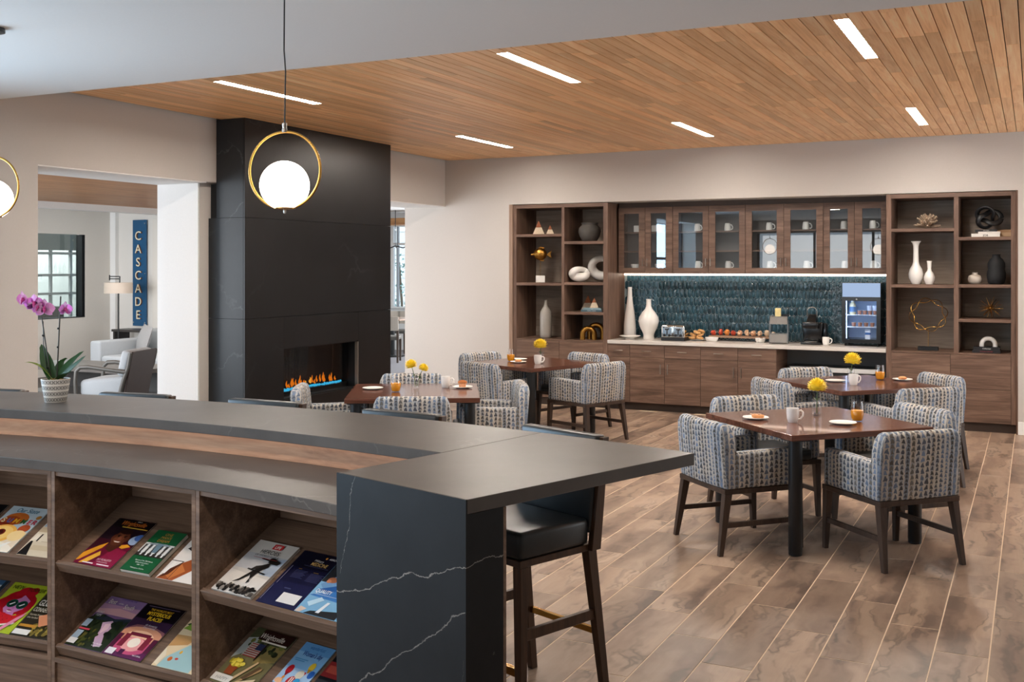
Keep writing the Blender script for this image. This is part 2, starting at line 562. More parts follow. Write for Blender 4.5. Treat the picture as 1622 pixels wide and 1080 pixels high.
MT = dict(
    greige=wall_paint('#c0bab4', 'greige_paint'), white=wall_paint('#e6e5e3', 'white_paint'), cream=wall_paint('#d9d4cc', 'cream_paint'),
    ceil=wall_paint('#d8d6d3', 'ceiling_paint'),
    cedar=wood('ceiling_cedar', '#cf9a66', '#edbb87', '#f8d8aa', axis=1, rough=0.42, fine=1.0, tone=0.17, spec=0.35),
    walnut=wood('walnut_veneer', '#47352a', '#695143', '#866b5a', axis=0, rough=0.5, tone=0.05),
    walnut_v=wood('walnut_veneer_upright', '#47352a', '#695143', '#866b5a', axis=2, rough=0.5, tone=0.05),
    walnut_d=wood('walnut_veneer_deep', '#47352a', '#695143', '#866b5a', axis=1, rough=0.5, tone=0.05),
    desk=wood('desk_veneer', '#4e3d33', '#6e5848', '#8c7362', axis=0, rough=0.5, tone=0.04, rnd=False),
    riser=wood('riser_veneer', '#9a6f55', '#bf9272', '#d3a988', axis=0, rough=0.5, tone=0.0, rnd=False),
    table=wood('table_wood', '#44281d', '#623d30', '#7a5040', axis=0, rough=0.2, tone=0.04, spec=0.5, coat=0.15, bump=0.012),
    legwood=wood('chair_frame_wood', '#2e231c', '#413229', '#524136', axis=2, rough=0.4, tone=0.05),
    stoolwood=wood('stool_wood', '#2b1c12', '#46301f', '#5c402a', axis=2, rough=0.4, tone=0.05),
    dark=marble('black_marble', '#0d0e10', '#141518', '#6a6c6f', 0.36, 0.7, amt=0.28), dark_lit=marble('black_marble_lit_side', '#15181b', '#1d2125', '#9a9da0', 0.4, 0.9, amt=0.3),  # side copy of the marble: light on that face put into its base colour
    
    top=marble('leathered_stone', '#45413e', '#544f4b', '#948f8a', 0.36, 1.3, amt=0.4),
    fabric=fabric_mat(), tile=tile_mat(), hexa=hex_mat(),
    leather=plain('#1d2022', 0.38, var=0.12, scale=25, bstr=0.15, name='black_leather'),
    stool_leather=plain('#2c3133', 0.36, var=0.08, scale=25, bstr=0.12, name='grey_leather'),
    blackmetal=plain('#15181b', 0.42, var=0.1, name='black_metal'),
    black=plain('#101113', 0.35, var=0.1, name='black_plastic'),
    steel=plain('#b9b7b3', 0.28, 1.0, name='steel'),
    nickel=plain('#a9a29a', 0.3, 1.0, name='nickel'),
    brass=plain('#b58a46', 0.25, 1.0, name='brass'),
    gold=plain('#a87b3a', 0.35, 1.0, name='gold'),
    ceramic=plain('#ece9e4', 0.15, var=0.02, name='white_ceramic'),
    counter=plain('#cfc9c2', 0.25, var=0.08, scale=90, name='quartz_counter'),
    grout=plain('#d9c3a8', 0.9, var=0.1, scale=40, name='grout'),
    glass=thin_glass(), cabglass=thin_glass('cabinet_glass', (0.94, 0.96, 0.97, 1), 0.05, 0.0, 1.3),
    yellow=plain('#fbdf48', 0.6, var=0.1, scale=60, name='yellow_petal'),
    green=plain('#41602c', 0.5, var=0.2, scale=30, name='leaf_green'),
)
# ================================================================ the setting
F_, TH_ = 1682.0, R(26.182)


def proj(x, y, z):
    d = -sin(TH_) * x + cos(TH_) * y
    r = cos(TH_) * x + sin(TH_) * y
    if d < 0.3:
        return None
    return 811 + F_ * r / d, 422 - F_ * (z - 1.8) / d, d


# floor: grout bed with wood-look tiles laid in a third-stagger
floor = structure(B().box(-7.86, 3.5, -3.2, 13.3, -0.12, -0.0012).obj('floor', MT['grout']))
TW, TL, TG = 0.2355, 0.942, 0.0028
tb = B().box(-TW / 2 + TG, TW / 2 - TG, -TL / 2 + TG, TL / 2 - TG, -0.008, 0.0)
tile_me = tb.mesh('tile', MT['tile'], bevel=0.0012)
cand, rest = [], []
for i in range(-16, 33):
    xc = -0.185 - TW * (i + 0.5)
    for j in range(-10, 10):
        yc = 5.342 + 0.314 * i + TL * (j + 0.5)
        yc = ((yc + 3.0) % (20 * TL)) - 3.0
        if xc < -7.75 or not -3.0 < yc < 13.0:
            continue
        p = proj(xc, yc, 0)
        see = p and -60 < p[0] < 1700 and p[1] < 1130
        if see:
            edge = 620 + 0.040 * p[0] if p[0] < 400 else 636 + 0.105 * (p[0] - 400)
            if p[1] > edge + 12 and p[0] < 780:
                see = False
        if yc + TL / 2 > 12.58:
            see = False
            if yc - TL / 2 > 12.54:
                continue
        (cand if see else rest).append((p[2] if p else 99, xc, yc))
cand.sort()
for d, x, y in cand[:296]:
    link('tile', tile_me, floor, (x, y, 0))
ft = B()
for d, x, y in cand[296:] + rest:
    ft.box(x - TW / 2 + TG, x + TW / 2 - TG, y - TL / 2 + TG, min(y + TL / 2 - TG, 13.18 if -2.7 < x < -1.5 else 12.66 if -4.8 < x < -0.2 else 12.579), -0.008, 0.0)
tag(ft.obj('far_tile', MT['tile'], floor), kind='stuff')

# wood ceiling over the seating area
ceil = structure(B().box(-7.86, 3.5, 5.43, 13.0, 3.262, 3.32).obj('ceiling', plain('#1c1410', 0.9, name='ceiling_backing')))
PP, PW = 0.0885, 0.0824
LAMPS = [(x, y) for x in (-5.70, -3.222, -1.009) for y in (7.045, 10.90)]
rp = random.Random(3)
planks, stuffp = [], B()
for k in range(-40, 81):
    xc = -0.08 - PP * (k + 0.5)
    if xc < -7.19:
        continue
    y = 5.44 - rp.random() * 0.9
    cuts = [y]
    long_ = 1.15 if xc > -3.3 else 2.5
    while y < 12.58:
        y += long_ * rp.uniform(0.55, 1.75)
        cuts.append(y)
    lamp = [l for l in LAMPS if abs(l[0] - xc) < 0.04]
    for a, b in zip(cuts, cuts[1:]):
        a, b = max(a, 5.44), min(b, 12.575)
        if b - a < 0.05:
            continue
        segs = [(a, b)]
        for lx, ly in lamp:
            ns = []
            for p, q in segs:
                lo, hi = ly - 0.645, ly + 0.645
                if q <= lo or p >= hi:
                    ns.append((p, q))
                else:
                    if lo - p > 0.02:
                        ns.append((p, lo))
                    if q - hi > 0.02:
                        ns.append((hi, q))
            segs = ns
        for p, q in segs:
            planks.append((xc, p + 0.0006, q - 0.0006))
vis = [p for p in planks if p[0] < 0.15]
vis.sort(key=lambda p: -(p[2] - p[1]) / ((p[0] ** 2 + ((p[1] + p[2]) / 2) ** 2)))
single = set(vis[:298])
pm = B().box(-PW / 2, PW / 2, -0.5, 0.5, 3.24, 3.262).mesh('plank', MT['cedar'], bevel=0.002)
for p in planks:
    if p in single:
        o = link('plank', pm, ceil, (p[0], (p[1] + p[2]) / 2, 0))
        o.scale = (1, p[2] - p[1], 1)
    else:
        stuffp.box(p[0] - PW / 2, p[0] + PW / 2, p[1], p[2], 3.24, 3.262)
tag(stuffp.obj('other_planks', MT['cedar'], ceil), kind='stuff')

# lower white plaster ceiling nearer the camera
structure(B().box(-8.4, 3.5, -3.2, 5.43, 3.05, 3.32).obj('ceiling', MT['ceil']))

# left wall: pier, lintel over both openings, strip beside the fireplace
wl = B()
wl.box(-7.84, -7.2, 4.2, 5.99, 0, 3.3)
wl.box(-7.84, -7.2, -3.2, 1.3, 0, 3.05)
wl.box(-7.84, -7.2, 1.3, 4.2, 0, 0.38)
wl.box(-7.84, -7.2, 1.3, 4.2, 2.82, 3.05)
wl.box(-7.84, -7.2, 5.99, 8.069, 2.622, 3.3)
wl.box(-7.84, -7.2, 10.665, 12.58, 2.622, 3.3)
wl.box(-7.84, -7.3, 8.069, 10.665, 2.622, 3.3)
structure(wl.obj('wall_left', MT['greige']))
structure(B().box(-7.838, -7.3, 7.944, 10.66, 0, 2.622).obj('wall_left', MT['greige']))
structure(B().box(-7.839, -7.312, 7.936, 7.944, 0, 2.621).obj('trim_1', MT['white']))
structure(B().box(-7.842, -7.205, 5.99, 7.936, 2.612, 2.622).obj('trim_2', MT['white']))
structure(B().box(-7.842, -7.205, 10.665, 12.58, 2.612, 2.622).obj('trim_3', MT['white']))

# back wall with the niche that takes the built-in units
wb = B()
wb.box(-7.842, -6.226, 12.58, 13.3, 0, 3.3)
wb.box(-0.155, 3.5, 12.58, 13.3, 0, 3.3)
wb.box(-6.226, -0.155, 12.58, 13.3, 2.617, 3.3)
wb.box(-6.226, -0.155, 13.24, 13.3, 0, 2.617)
structure(wb.obj('wall_back', MT['greige']))
structure(B().box(-0.155, 3.4, 12.562, 12.58, 0, 0.14).obj('baseboard_back', MT['white'], bevel=0.004))
structure(B().box(-7.80, -6.24, 12.560, 12.58, 0, 0.10).obj('baseboard_back', MT['white'], bevel=0.004))
wr_ = B()
for a in ((-3.2, 8.2, 0, 3.3), (12.2, 13.3, 0, 3.3), (8.2, 12.2, 0, 0.4), (8.2, 12.2, 2.7, 3.3)):
    wr_.box(3.4, 3.5, *a)
structure(wr_.obj('wall_right', MT['greige']))
wr_ = B()
for a in ((-8.4, -6.8, 0, 3.3), (-2.2, 3.5, 0, 3.3), (-6.8, -2.2, 0, 0.4), (-6.8, -2.2, 2.7, 3.3)):
    wr_.box(a[0], a[1], -3.3, -3.2, a[2], a[3])
structure(wr_.obj('wall_rear', MT['greige']))
FRM_ = plain('#3a3c3e', 0.5, name='window_frame_dark')  # unseen window frames, added around the daylight and fill lamps
wf = structure(B().box(-7.60, -7.54, 1.3, 1.36, 0.38, 2.82).obj('added_window_3', FRM_))
for y in (2.25, 3.2, 4.14):
    B().box(-7.60, -7.54, y, y + 0.06, 0.38, 2.82).obj('mullion', FRM_, wf)
B().box(-7.60, -7.54, 1.36, 4.14, 1.95, 2.01).obj('transom', FRM_, wf)
wf = structure(B().box(3.43, 3.48, 8.2, 8.26, 0.4, 2.7).obj('added_window_4', FRM_))
for y in (9.5, 10.85, 12.14):
    B().box(3.43, 3.48, y, y + 0.06, 0.4, 2.7).obj('mullion', FRM_, wf)
wf = structure(B().box(-6.8, -6.74, -3.28, -3.22, 0.4, 2.7).obj('added_window_5', FRM_))
for x in (-5.3, -3.8, -2.26):
    B().box(x, x + 0.06, -3.28, -3.22, 0.4, 2.7).obj('mullion', FRM_, wf)

# ---------------------------------------------------------------- ceiling lamps
lm = emit('#fff5ea', CEIL_W, 'lamp_diffuser')
first = None
where = ['over the fireplace corner', 'farther in, above the left bookcase', 'over the middle of the room near the white ceiling edge', 'over the coffee counter', 'at the right, nearest the white ceiling edge', 'at the far right above the right bookcase']
for n, ((x, y), w) in enumerate(zip(LAMPS, where)):
    lab = 'recessed linear ceiling lamp ' + w
    if first is None:
        first = thing('ceiling_light', lab, 'lamp', (x, y, 3.24), group='linear lamps in the wood ceiling')
        fb = B()
        fb.box(-0.043, 0.043, -0.642, 0.642, 0.012, 0.020)
        fb.obj('diffuser', lm, first)
        h = B()
        for a in ((-0.0435, -0.0415, -0.643, 0.643), (0.0415, 0.0435, -0.643, 0.643), (-0.0435, 0.0435, -0.6435, -0.6405), (-0.0435, 0.0435, 0.6405, 0.6435)):
            h.box(a[0], a[1], a[2], a[3], 0.0, 0.02)
        h.obj('frame', plain('#e8e0d6', 0.4), first)
    else:
        dup(first, (x, y, 3.24), 0, lab)

# unseen round fill lamps, added to warm and brighten the bar's working side
rl = None
for k, (x, y) in enumerate(((-3.9, 1.9), (-2.5, 1.7), (-1.1, 1.5))):
    lab = ('unseen round fill lamp added left of the bar front', 'unseen round fill lamp added over the middle of the bar front', 'unseen round fill lamp added before the bar end panel')[k]
    if rl is None:
        rl = thing('fill_downlight', lab, 'lamp', (x, y, 3.05), group='added fill lamps in the white ceiling')
        B().lathe([(0, -0.006), (0.11, -0.006), (0.11, -0.003), (0, -0.003)], 24).obj('diffuser', emit('#ffe9d6', 150.0, 'fill_downlight_glow'), rl)
        B().lathe([(0.111, -0.010), (0.128, -0.010), (0.128, -0.0005), (0.111, -0.0005), (0.111, -0.010)], 28).obj('trim_ring', plain('#e8e6e2', 0.4), rl)
    else:
        dup(rl, (x, y, 3.05), 0, lab)

# ---------------------------------------------------------------- fireplace mass
FX0, FX1, FY0, FY1 = -7.2, -6.845, 8.069, 10.66
L = Vector((-7.0, 9.36, 0))
fp = thing('fireplace', 'tall black marble fireplace column with a linear electric fire', 'fireplace', L)


def wobj(b, name, mats, root, **kw):
    """A part whose mesh is written in room coordinates, under a thing standing at its own base."""
    return b.obj(name, mats, root, loc=tuple(-root.location), **kw)


by0, by1, bz0, bz1 = 8.665, 9.991, 0.44, 0.965
JZ = [0.0, 1.29, 2.275, 3.239]
g = 0.0015
core = B()
core.box(-7.296, -7.21, FY0 + 0.03, FY1 - 0.02, 0, 2.61)
wobj(core, 'core', plain('#0d0e10', 0.8), fp)
for z0, z1 in zip(JZ, JZ[1:]):
    z0 += g
    z1 -= g
    xb = -7.3 if z1 < 2.4 else -7.2
    if z0 < 0.1:
        p = B()
        p.box(FX1 - 0.02, FX1, FY0 + g, by0, z0, z1)
        wobj(p, 'stone_panel', MT['dark'], fp)
        p = B()
        p.box(FX1 - 0.02, FX1, by1, FY1, z0, z1)
        wobj(p, 'stone_panel', MT['dark'], fp)
        p = B()
        p.box(FX1 - 0.02, FX1, by0 + g, by1 - g, bz1, z1)
        wobj(p, 'stone_panel', MT['dark'], fp)
        p = B()
        p.box(FX1 - 0.02, FX1, by0 + g, by1 - g, z0, bz0)
        wobj(p, 'stone_panel', MT['dark'], fp)
    else:
        wobj(B().box(FX1 - 0.02, FX1, FY0 + g, FY1, z0, z1), 'stone_panel', MT['dark'], fp)
    wobj(B().box(xb + 0.002, FX1 - 0.0215, FY0, FY0 + 0.02, z0, z1), 'stone_panel', MT['dark_lit'], fp)
    wobj(B().box(xb + 0.002, FX1 - 0.0215, FY1 - 0.02, FY1, z0, z1), 'stone_panel', MT['dark'], fp)
fbx = B()
blk = plain('#07080a', 0.5, name='firebox_black')
fbx.box(-7.2, -7.19, by0, by1, bz0, bz1)
fbx.box(-7.19, FX1 - 0.02, by0, by0 + 0.01, bz0, bz1)
fbx.box(-7.19, FX1 - 0.02, by1 - 0.01, by1, bz0, bz1)
fbx.box(-7.19, FX1 - 0.02, by0, by1, bz0, bz0 + 0.01)
fbx.box(-7.19, FX1 - 0.02, by0, by1, bz1 - 0.01, bz1)
wobj(fbx, 'firebox', blk, fp)
wobj(B().box(FX1 - 0.035, FX1 + 0.004, by1 - 0.018, by1 - 0.004, bz0, bz1 - 0.01), 'edge_trim', plain('#8d857c', 0.35, 0.6), fp)
wobj(B().box(-6.97, -6.965, by0 + 0.012, by1 - 0.03, bz0 + 0.02, bz1 - 0.01), 'glass_pane', thin_glass('fire_glass', (0.9, 0.9, 0.9, 1), 0.03), fp)
rf = random.Random(5)
eb = B()
for k in range(150):
    y = by0 + 0.03 + (by1 - by0 - 0.12) * k / 150
    eb.ball((-7.02 + rf.uniform(-0.012, 0.03), y, bz0 + 0.065 + rf.uniform(0, 0.012)), rf.uniform(0.008, 0.014), 5, 3)
tag(wobj(eb, 'ember_bed', emit('#3db8e6', 1.15, 'blue_ember_glow'), fp), kind='stuff')
wobj(B().box(-7.09, -6.975, by0 + 0.012, by1 - 0.03, bz0 + 0.01, bz0 + 0.058), 'burner_tray', blk, fp)
fl1, fl2 = emit('#f07c18', 0.95, 'flame'), emit('#f5a63a', 1.1, 'flame_core')
flame_me = []
for v in range(3):
    b = B()
    h = (0.085, 0.11, 0.07)[v]
    pts = [(0.0015 * sin(q * 2), 0.006 * sin(q * 1.3 + v), h * q / 6) for q in range(7)]
    b.tube(pts, [0.006, 0.014, 0.015, 0.0125, 0.009, 0.005, 0.001], 7, flat=0.5)
    flame_me.append(b.mesh('flame', fl1 if v < 2 else fl2, smooth=60))
y = by0 + 0.05
while y < by1 - 0.14:
    n = rf.choice((1, 2, 3))
    for q in range(n):
        o = link('flame', flame_me[rf.randrange(3)], fp, tuple(Vector((-7.075 + rf.uniform(-0.012, 0.012), y, bz0 + 0.075 + rf.uniform(0, .02))) - L))
        o.scale = (1, 1, rf.uniform(0.4, 1.05))
        y += rf.uniform(0.018, 0.032)
    y += rf.uniform(0.02, 0.07)

# ---------------------------------------------------------------- built-in units along the back wall
YF, YB = 12.587, 13.205
WN, WV, WD = MT['walnut'], MT['walnut_v'], MT['walnut_d']
back_m = wood('bookcase_back', '#74675b', '#8c7d6f', '#9c8d7f', axis=0, rough=0.55, tone=0.03)


def bookcase(label, x0, x1, stiles, div, left_sh, right_sh, rows, split, sides=True):
    root = thing('bookcase', label, 'bookcase', ((x0 + x1) / 2, 12.9, 0))
    for a, b in stiles:
        wobj(B().box(a, b, YF, YB, 0.10, 2.61), 'side_panel', WV, root, bevel=0.0015)
    xl, xr = stiles[0][1], stiles[1][0]
    wobj(B().box(div[0], div[1], YF, YB, 0.856, 2.562), 'divider', WV, root, bevel=0.0015)
    wobj(B().box(xl, xr, YF, YB, 2.562, 2.61), 'top_rail', WN, root, bevel=0.0015)
    wobj(B().box(xl, xr, YF, YB, 0.836, 0.856), 'base_shelf', WN, root, bevel=0.0015)
    for z in left_sh:
        wobj(B().box(xl, div[0], YF, YB, z - 0.036, z), 'shelf', WN, root, bevel=0.0015)
    for z in right_sh:
        wobj(B().box(div[1], xr, YF, YB, z - 0.036, z), 'shelf', WN, root, bevel=0.0015)
    wobj(B().box(xl, xr, YB, YB + 0.012, 0.10, 2.6), 'back_panel', back_m, root)
    for (a, b) in ((xl, split), (split, xr)):
        for z0, z1 in rows:
            wobj(B().box(a + 0.002, b - 0.002, YF, YF + 0.02, z0, z1), 'drawer_front', WN, root, bevel=0.001)
    wobj(B().box(xl, xr, YF + 0.022, YB, 0.10, 0.834), 'carcass', plain('#2b2019', 0.8), root)
    wobj(B().box(stiles[0][0], stiles[1][1], YF + 0.06, YF + 0.08, 0.0, 0.10), 'toe_kick', plain('#3c2d24', 0.6), root)
    return root


structure(B().box(-6.226, -6.176, 12.575, 13.2, 0, 2.617).obj('trim_5', wood('trim_wood', '#7a6352', '#927866', '#a58b78', axis=2, tone=0)))
structure(B().box(-0.172, -0.155, 12.578, 13.2, 0, 2.617).obj('trim_6', wood('trim_wood2', '#4f3a2e', '#6b5041', '#7d6250', axis=2, tone=0)))
bookcase('walnut built-in bookcase left of the coffee counter, next to the pale wall', -6.175, -4.84, [(-6.175, -6.124), (-4.90, -4.84)], (-5.476, -5.436),
         [2.223, 1.588], [2.124, 1.598, 1.218], [(0.475, 0.833), (0.104, 0.471)], -5.511)
bookcase('walnut built-in bookcase right of the mini fridge, at the end of the wall', -1.494, -0.173, [(-1.494, -1.44), (-0.222, -0.173)], (-0.79, -0.742),
         [2.224, 1.600], [2.122, 1.605, 1.228], [(0.473, 0.833), (0.104, 0.469)], -0.825)


def pull(b, p0, p1, out=(0, -0.026, 0)):
    """Slim bar handle with two feet."""
    p0, p1, o = Vector(p0), Vector(p1), Vector(out)
    b.tube([p0 + o, p1 + o], 0.0055, 8)
    d = (p1 - p0) * 0.12
    for q in (p0 + d, p1 - d):
        b.tube([q, q + o], 0.004, 6)
    return b


def base_unit(label, x0, x1, cols, hinges, end=None):
    root = thing('base_cabinet', label, 'cabinet', ((x0 + x1) / 2, 12.9, 0), group='walnut base cabinets under the counter')
    wobj(B().box(x0 + 0.001, x1 - 0.001, YF + 0.022, YB, 0.10, 0.828), 'carcass', WD, root)
    wobj(B().box(x0, x1, YF + 0.085, YF + 0.1, 0.0, 0.10), 'toe_kick', plain('#3c2d24', 0.6), root)
    for (a, b), hside in zip(cols, hinges):
        d = wobj(B().box(a + 0.0022, b - 0.0022, YF, YF + 0.021, 0.6695, 0.8265), 'drawer', WN, root, bevel=0.001)
        c = (a + b) / 2
        wobj(pull(B(), (c - 0.06, YF, 0.748), (c + 0.06, YF, 0.748)), 'handle', MT['nickel'], root, smooth=40).parent = d
        d.children[0].location = (0, 0, 0)
        d = wobj(B().box(a + 0.0022, b - 0.0022, YF, YF + 0.021, 0.103, 0.6655), 'door', WN, root, bevel=0.001)
        if hside:
            hx = b - 0.045 if hside > 0 else a + 0.045
            pull(B(), (hx, YF, 0.47), (hx, YF, 0.59)).obj('handle', MT['nickel'], d, smooth=40)
    return root


base_unit('narrow single walnut base cabinet at the left end of the counter', -4.838, -4.545, [(-4.838, -4.545)], [0])
base_unit('double-door walnut base cabinet below the toaster', -4.545, -3.636, [(-4.545, -4.092), (-4.092, -3.636)], [1, -1])
base_unit('double-door walnut base cabinet left of the open knee space', -3.636, -2.722, [(-3.636, -3.18), (-3.18, -2.722)], [1, -1])
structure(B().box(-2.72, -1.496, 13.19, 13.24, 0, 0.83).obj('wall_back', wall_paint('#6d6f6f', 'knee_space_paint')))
tag(B().box(-4.838, -1.496, 12.568, 13.20, 0.830, 0.874).obj('countertop', MT['counter'], bevel=0.003, seg=2), 'long pale grey quartz countertop below the teal tiles', 'countertop')

# low appliance in the knee space
ap = thing('undercounter_unit', 'dark low appliance with a slanted steel front edge under the counter', 'appliance', (-2.1, 13.0, 0))
wobj(B().box(-2.62, -1.62, 12.93, 13.18, 0.0, 0.545), 'body', plain('#2c3436', 0.5), ap, bevel=0.006)
wobj(B().hexa([(-2.58, 12.89, 0.550), (-1.66, 12.89, 0.550), (-1.66, 12.92, 0.550), (-2.58, 12.92, 0.550), (-2.64, 12.90, 0.606), (-1.61, 12.90, 0.606), (-1.61, 12.93, 0.606), (-2.64, 12.93, 0.606)]), 'steel_lip', MT['steel'], ap, bevel=0.003)
wobj(B().box(-2.64, -1.62, 12.935, 13.18, 0.55, 0.615), 'lid', MT['black'], ap, bevel=0.004)

# wall cabinets with glass doors
YU = 12.90


def wall_unit(label, x0, x1, panes):
    root = thing('wall_cabinet', label, 'cabinet', ((x0 + x1) / 2, 13.05, 1.71), group='glass-door wall cabinets')
    w = lambda b, n, m, **k: wobj(b, n, m, root, **k)
    for a in (x0, x1 - 0.018):
        w(B().box(a, a + 0.018, YU + 0.022, YB, 1.712, 2.553), 'side_panel', WV)
    w(B().box(x0 + 0.018, x1 - 0.018, YU + 0.022, YB, 1.752, 1.772), 'bottom_panel', WN)
    w(B().box(x0 + 0.018, x1 - 0.018, YU + 0.022, YB, 2.534, 2.553), 'top_panel', WN)
    w(B().box(x0 + 0.018, x1 - 0.018, YB - 0.012, YB, 1.732, 2.534), 'back_panel', plain('#5f5b58', 0.6))
    for z in (2.00, 2.243):
        w(B().box(x0 + 0.02, x1 - 0.02, YU + 0.04, YB - 0.012, z - 0.018, z), 'shelf', WN)
    w(B().box(x0, x1, YU + 0.03, YB, 2.556, 2.614), 'filler', plain('#4a3a30', 0.6))
    xm = (x0 + x1) / 2
    for k, (a, b) in enumerate(((x0, xm), (xm, x1))):
        a += 0.0022
        b -= 0.0022
        p0, p1 = panes[k]
        fr = B()
        fr.box(a, p0, YU, YU + 0.021, 1.712, 2.553)
        fr.box(p1, b, YU, YU + 0.021, 1.712, 2.553)
        fr.box(p0, p1, YU, YU + 0.021, 1.712, 1.782)
        fr.box(p0, p1, YU, YU + 0.021, 2.476, 2.553)
        d = w(fr, 'door', WN)
        B().box(p0, p1, YU + 0.006, YU + 0.010, 1.782, 2.476).obj('glass_pane', MT['cabglass'], d)
        hx = b - 0.028 if k == 0 else a + 0.028
        pull(B(), (hx, YU, 1.805), (hx, YU, 1.90)).obj('handle', MT['nickel'], d, smooth=40)
    return root


UX = [-4.814, -4.087, -3.164, -2.239, -1.531]
PN = [((-4.737, -4.536), (-4.376, -4.175)), ((-4.022, -3.74), (-3.541, -3.242)), ((-3.087, -2.785), (-2.623, -2.32)), ((-2.164, -1.959), (-1.796, -1.589))]
PN[1] = ((-4.012, -3.70), (-3.541, -3.242))
for k, (lab, pn) in enumerate(zip(['left end above the white vases, nearly empty', 'second from the left above the toaster', 'third from the left above the pastries', 'right end above the mini fridge'], PN)):
    wall_unit('walnut wall cabinet with two glass doors, ' + lab, UX[k] + 0.001, UX[k + 1] - 0.001, pn)
structure(B().box(-4.84, -1.494, 12.93, 13.24, 2.6145, 2.617).obj('trim_7', plain('#3c2e26', 0.7)))

ul = thing('under_cabinet_light', 'thin bright linear lamp under the wall cabinets', 'lamp', (-3.17, 13.15, 1.71))
wobj(B().box(-4.82, -1.52, 13.135, 13.165, 1.686, 1.708), 'diffuser', emit('#ffe6cf', STRIP_W, 'strip_glow'), ul)
wobj(B().box(-4.82, -1.52, 13.13, 13.17, 1.7085, 1.7117), 'channel', plain('#d8d2c8', 0.4, 0.0), ul)

# backsplash of elongated hexagon tiles
bs = thing('tile_backsplash', 'glossy dark teal backsplash of elongated hexagon tiles', 'backsplash', (-3.17, 13.2, 0.874))
wobj(B().box(-4.838, -1.496, 13.203, 13.212, 0.875, 1.711), 'grout_bed', plain('#8fa0a5', 0.8, name='pale_grout'), bs)
HW, HP, HT = 0.0514, 0.103, 0.022
hexes = []
for r_ in range(-1, 9):
    for c_ in range(0, 66):
        x = -4.83 + HW * (c_ + (0.5 if r_ % 2 else 0)) + HW / 2
        z = 0.888 + HP * r_ + HP / 2
        hexes.append((x, z))


def hexpoly(x, z, w=HW - 0.0034, hh=HP + HT - 0.0042):
    pts = [(0, hh / 2), (-w / 2, hh / 2 - HT), (-w / 2, -hh / 2 + HT), (0, -hh / 2), (w / 2, -hh / 2 + HT), (w / 2, hh / 2 - HT)]
    return [(x + a, z + b) for a, b in pts]


def clip(poly, lim, axis, sgn):
    out = []
    for p, q in zip(poly, poly[1:] + poly[:1]):
        a, b = (p[axis] - lim) * sgn, (q[axis] - lim) * sgn
        if a <= 0:
            out.append(p)
        if (a < 0 < b) or (b < 0 < a):
            f = a / (a - b)
            out.append((p[0] + (q[0] - p[0]) * f, p[1] + (q[1] - p[1]) * f))
    return out


hm = B().prism(hexpoly(0, 0), 0, -0.006, lambda x, y, z: (x, z, y)).mesh('tile', MT['hexa'], bevel=0.0016, seg=2, smooth=50)
rest = B()
rh = random.Random(11)
order = []
for x, z in hexes:
    pl = hexpoly(x, z)
    for lim, ax, sg in ((-4.838, 0, -1), (-1.497, 0, 1), (0.876, 1, -1), (1.710, 1, 1)):
        pl = clip(pl, lim, ax, sg)
        if len(pl) < 3:
            break
    if len(pl) < 3:
        continue
    order.append((x, z, pl, pl == hexpoly(x, z)))
whole = [o for o in order if o[3] and not (-2.0 < o[0] and o[1] < 1.5)]
whole.sort(key=lambda o: (abs(o[0] + 3.3)))
pick = set((o[0], o[1]) for o in whole[:298])
for x, z, pl, full in order:
    if (x, z) in pick:
        o = link('tile', hm, bs, tuple(Vector((x, 13.203, z)) - bs.location))
        o.rotation_euler = (rh.gauss(0, 0.028), 0, rh.gauss(0, 0.028))
    else:
        rest.prism(pl, 13.203, 13.197, lambda a, b, c: (a, c, b))
tag(wobj(rest, 'edge_tiles', MT['hexa'], bs, bevel=0.0014), kind='stuff')
# ================================================================ curved stone bar with magazine cabinets
K = 0.92
CX, CY = -3.75 * K, -3.87 * K


def pol(r, a):
    return (CX + r * sin(R(a)), CY + r * cos(R(a)))


def arc(r, a0, a1, n=28):
    return [pol(r, a0 + (a1 - a0) * k / n) for k in range(n + 1)]


ZB, ZL = 1.126, 0.995
RO, RI, RF, RR = 8.33 * K, 7.68 * K, 7.235 * K, 7.745 * K
RBAY = 7.255 * K
PA, PB_, PC = (-1.6 * K, 2.926 * K), (-2.226 * K, 3.114 * K), (-1.196 * K, 4.056 * K)
bar = thing('bar_counter', 'curved dark stone bar top that ends in a waterfall end panel', 'bar counter', (-3.3, 3.6, 0))
TH = 0.043
poly1 = arc(RO, -17, 12.46) + arc(RI, 12.46, -17)
wobj(B().prism(poly1, ZB - TH, ZB), 'stone_slab', MT['top'], bar, bevel=0.002)
ru = Vector((PC[0] - PA[0], PC[1] - PA[1])).normalized()
dep = 0.15
sk = 0.006
fa = (PA[0] + ru.x * sk, PA[1] + ru.y * sk)
fb_ = (PB_[0] + ru.x * sk, PB_[1] + ru.y * sk)
poly2 = arc(RO, 12.48, 17.86, 6)[:-1] + [PC, fa, fb_, pol(RI, 12.48)]
wobj(B().prism(poly2, ZB - TH, ZB), 'stone_slab', MT['top'], bar, bevel=0.0015)
q = [PA, (PA[0] + ru.x * dep, PA[1] + ru.y * dep), (PB_[0] + ru.x * dep, PB_[1] + ru.y * dep), PB_]


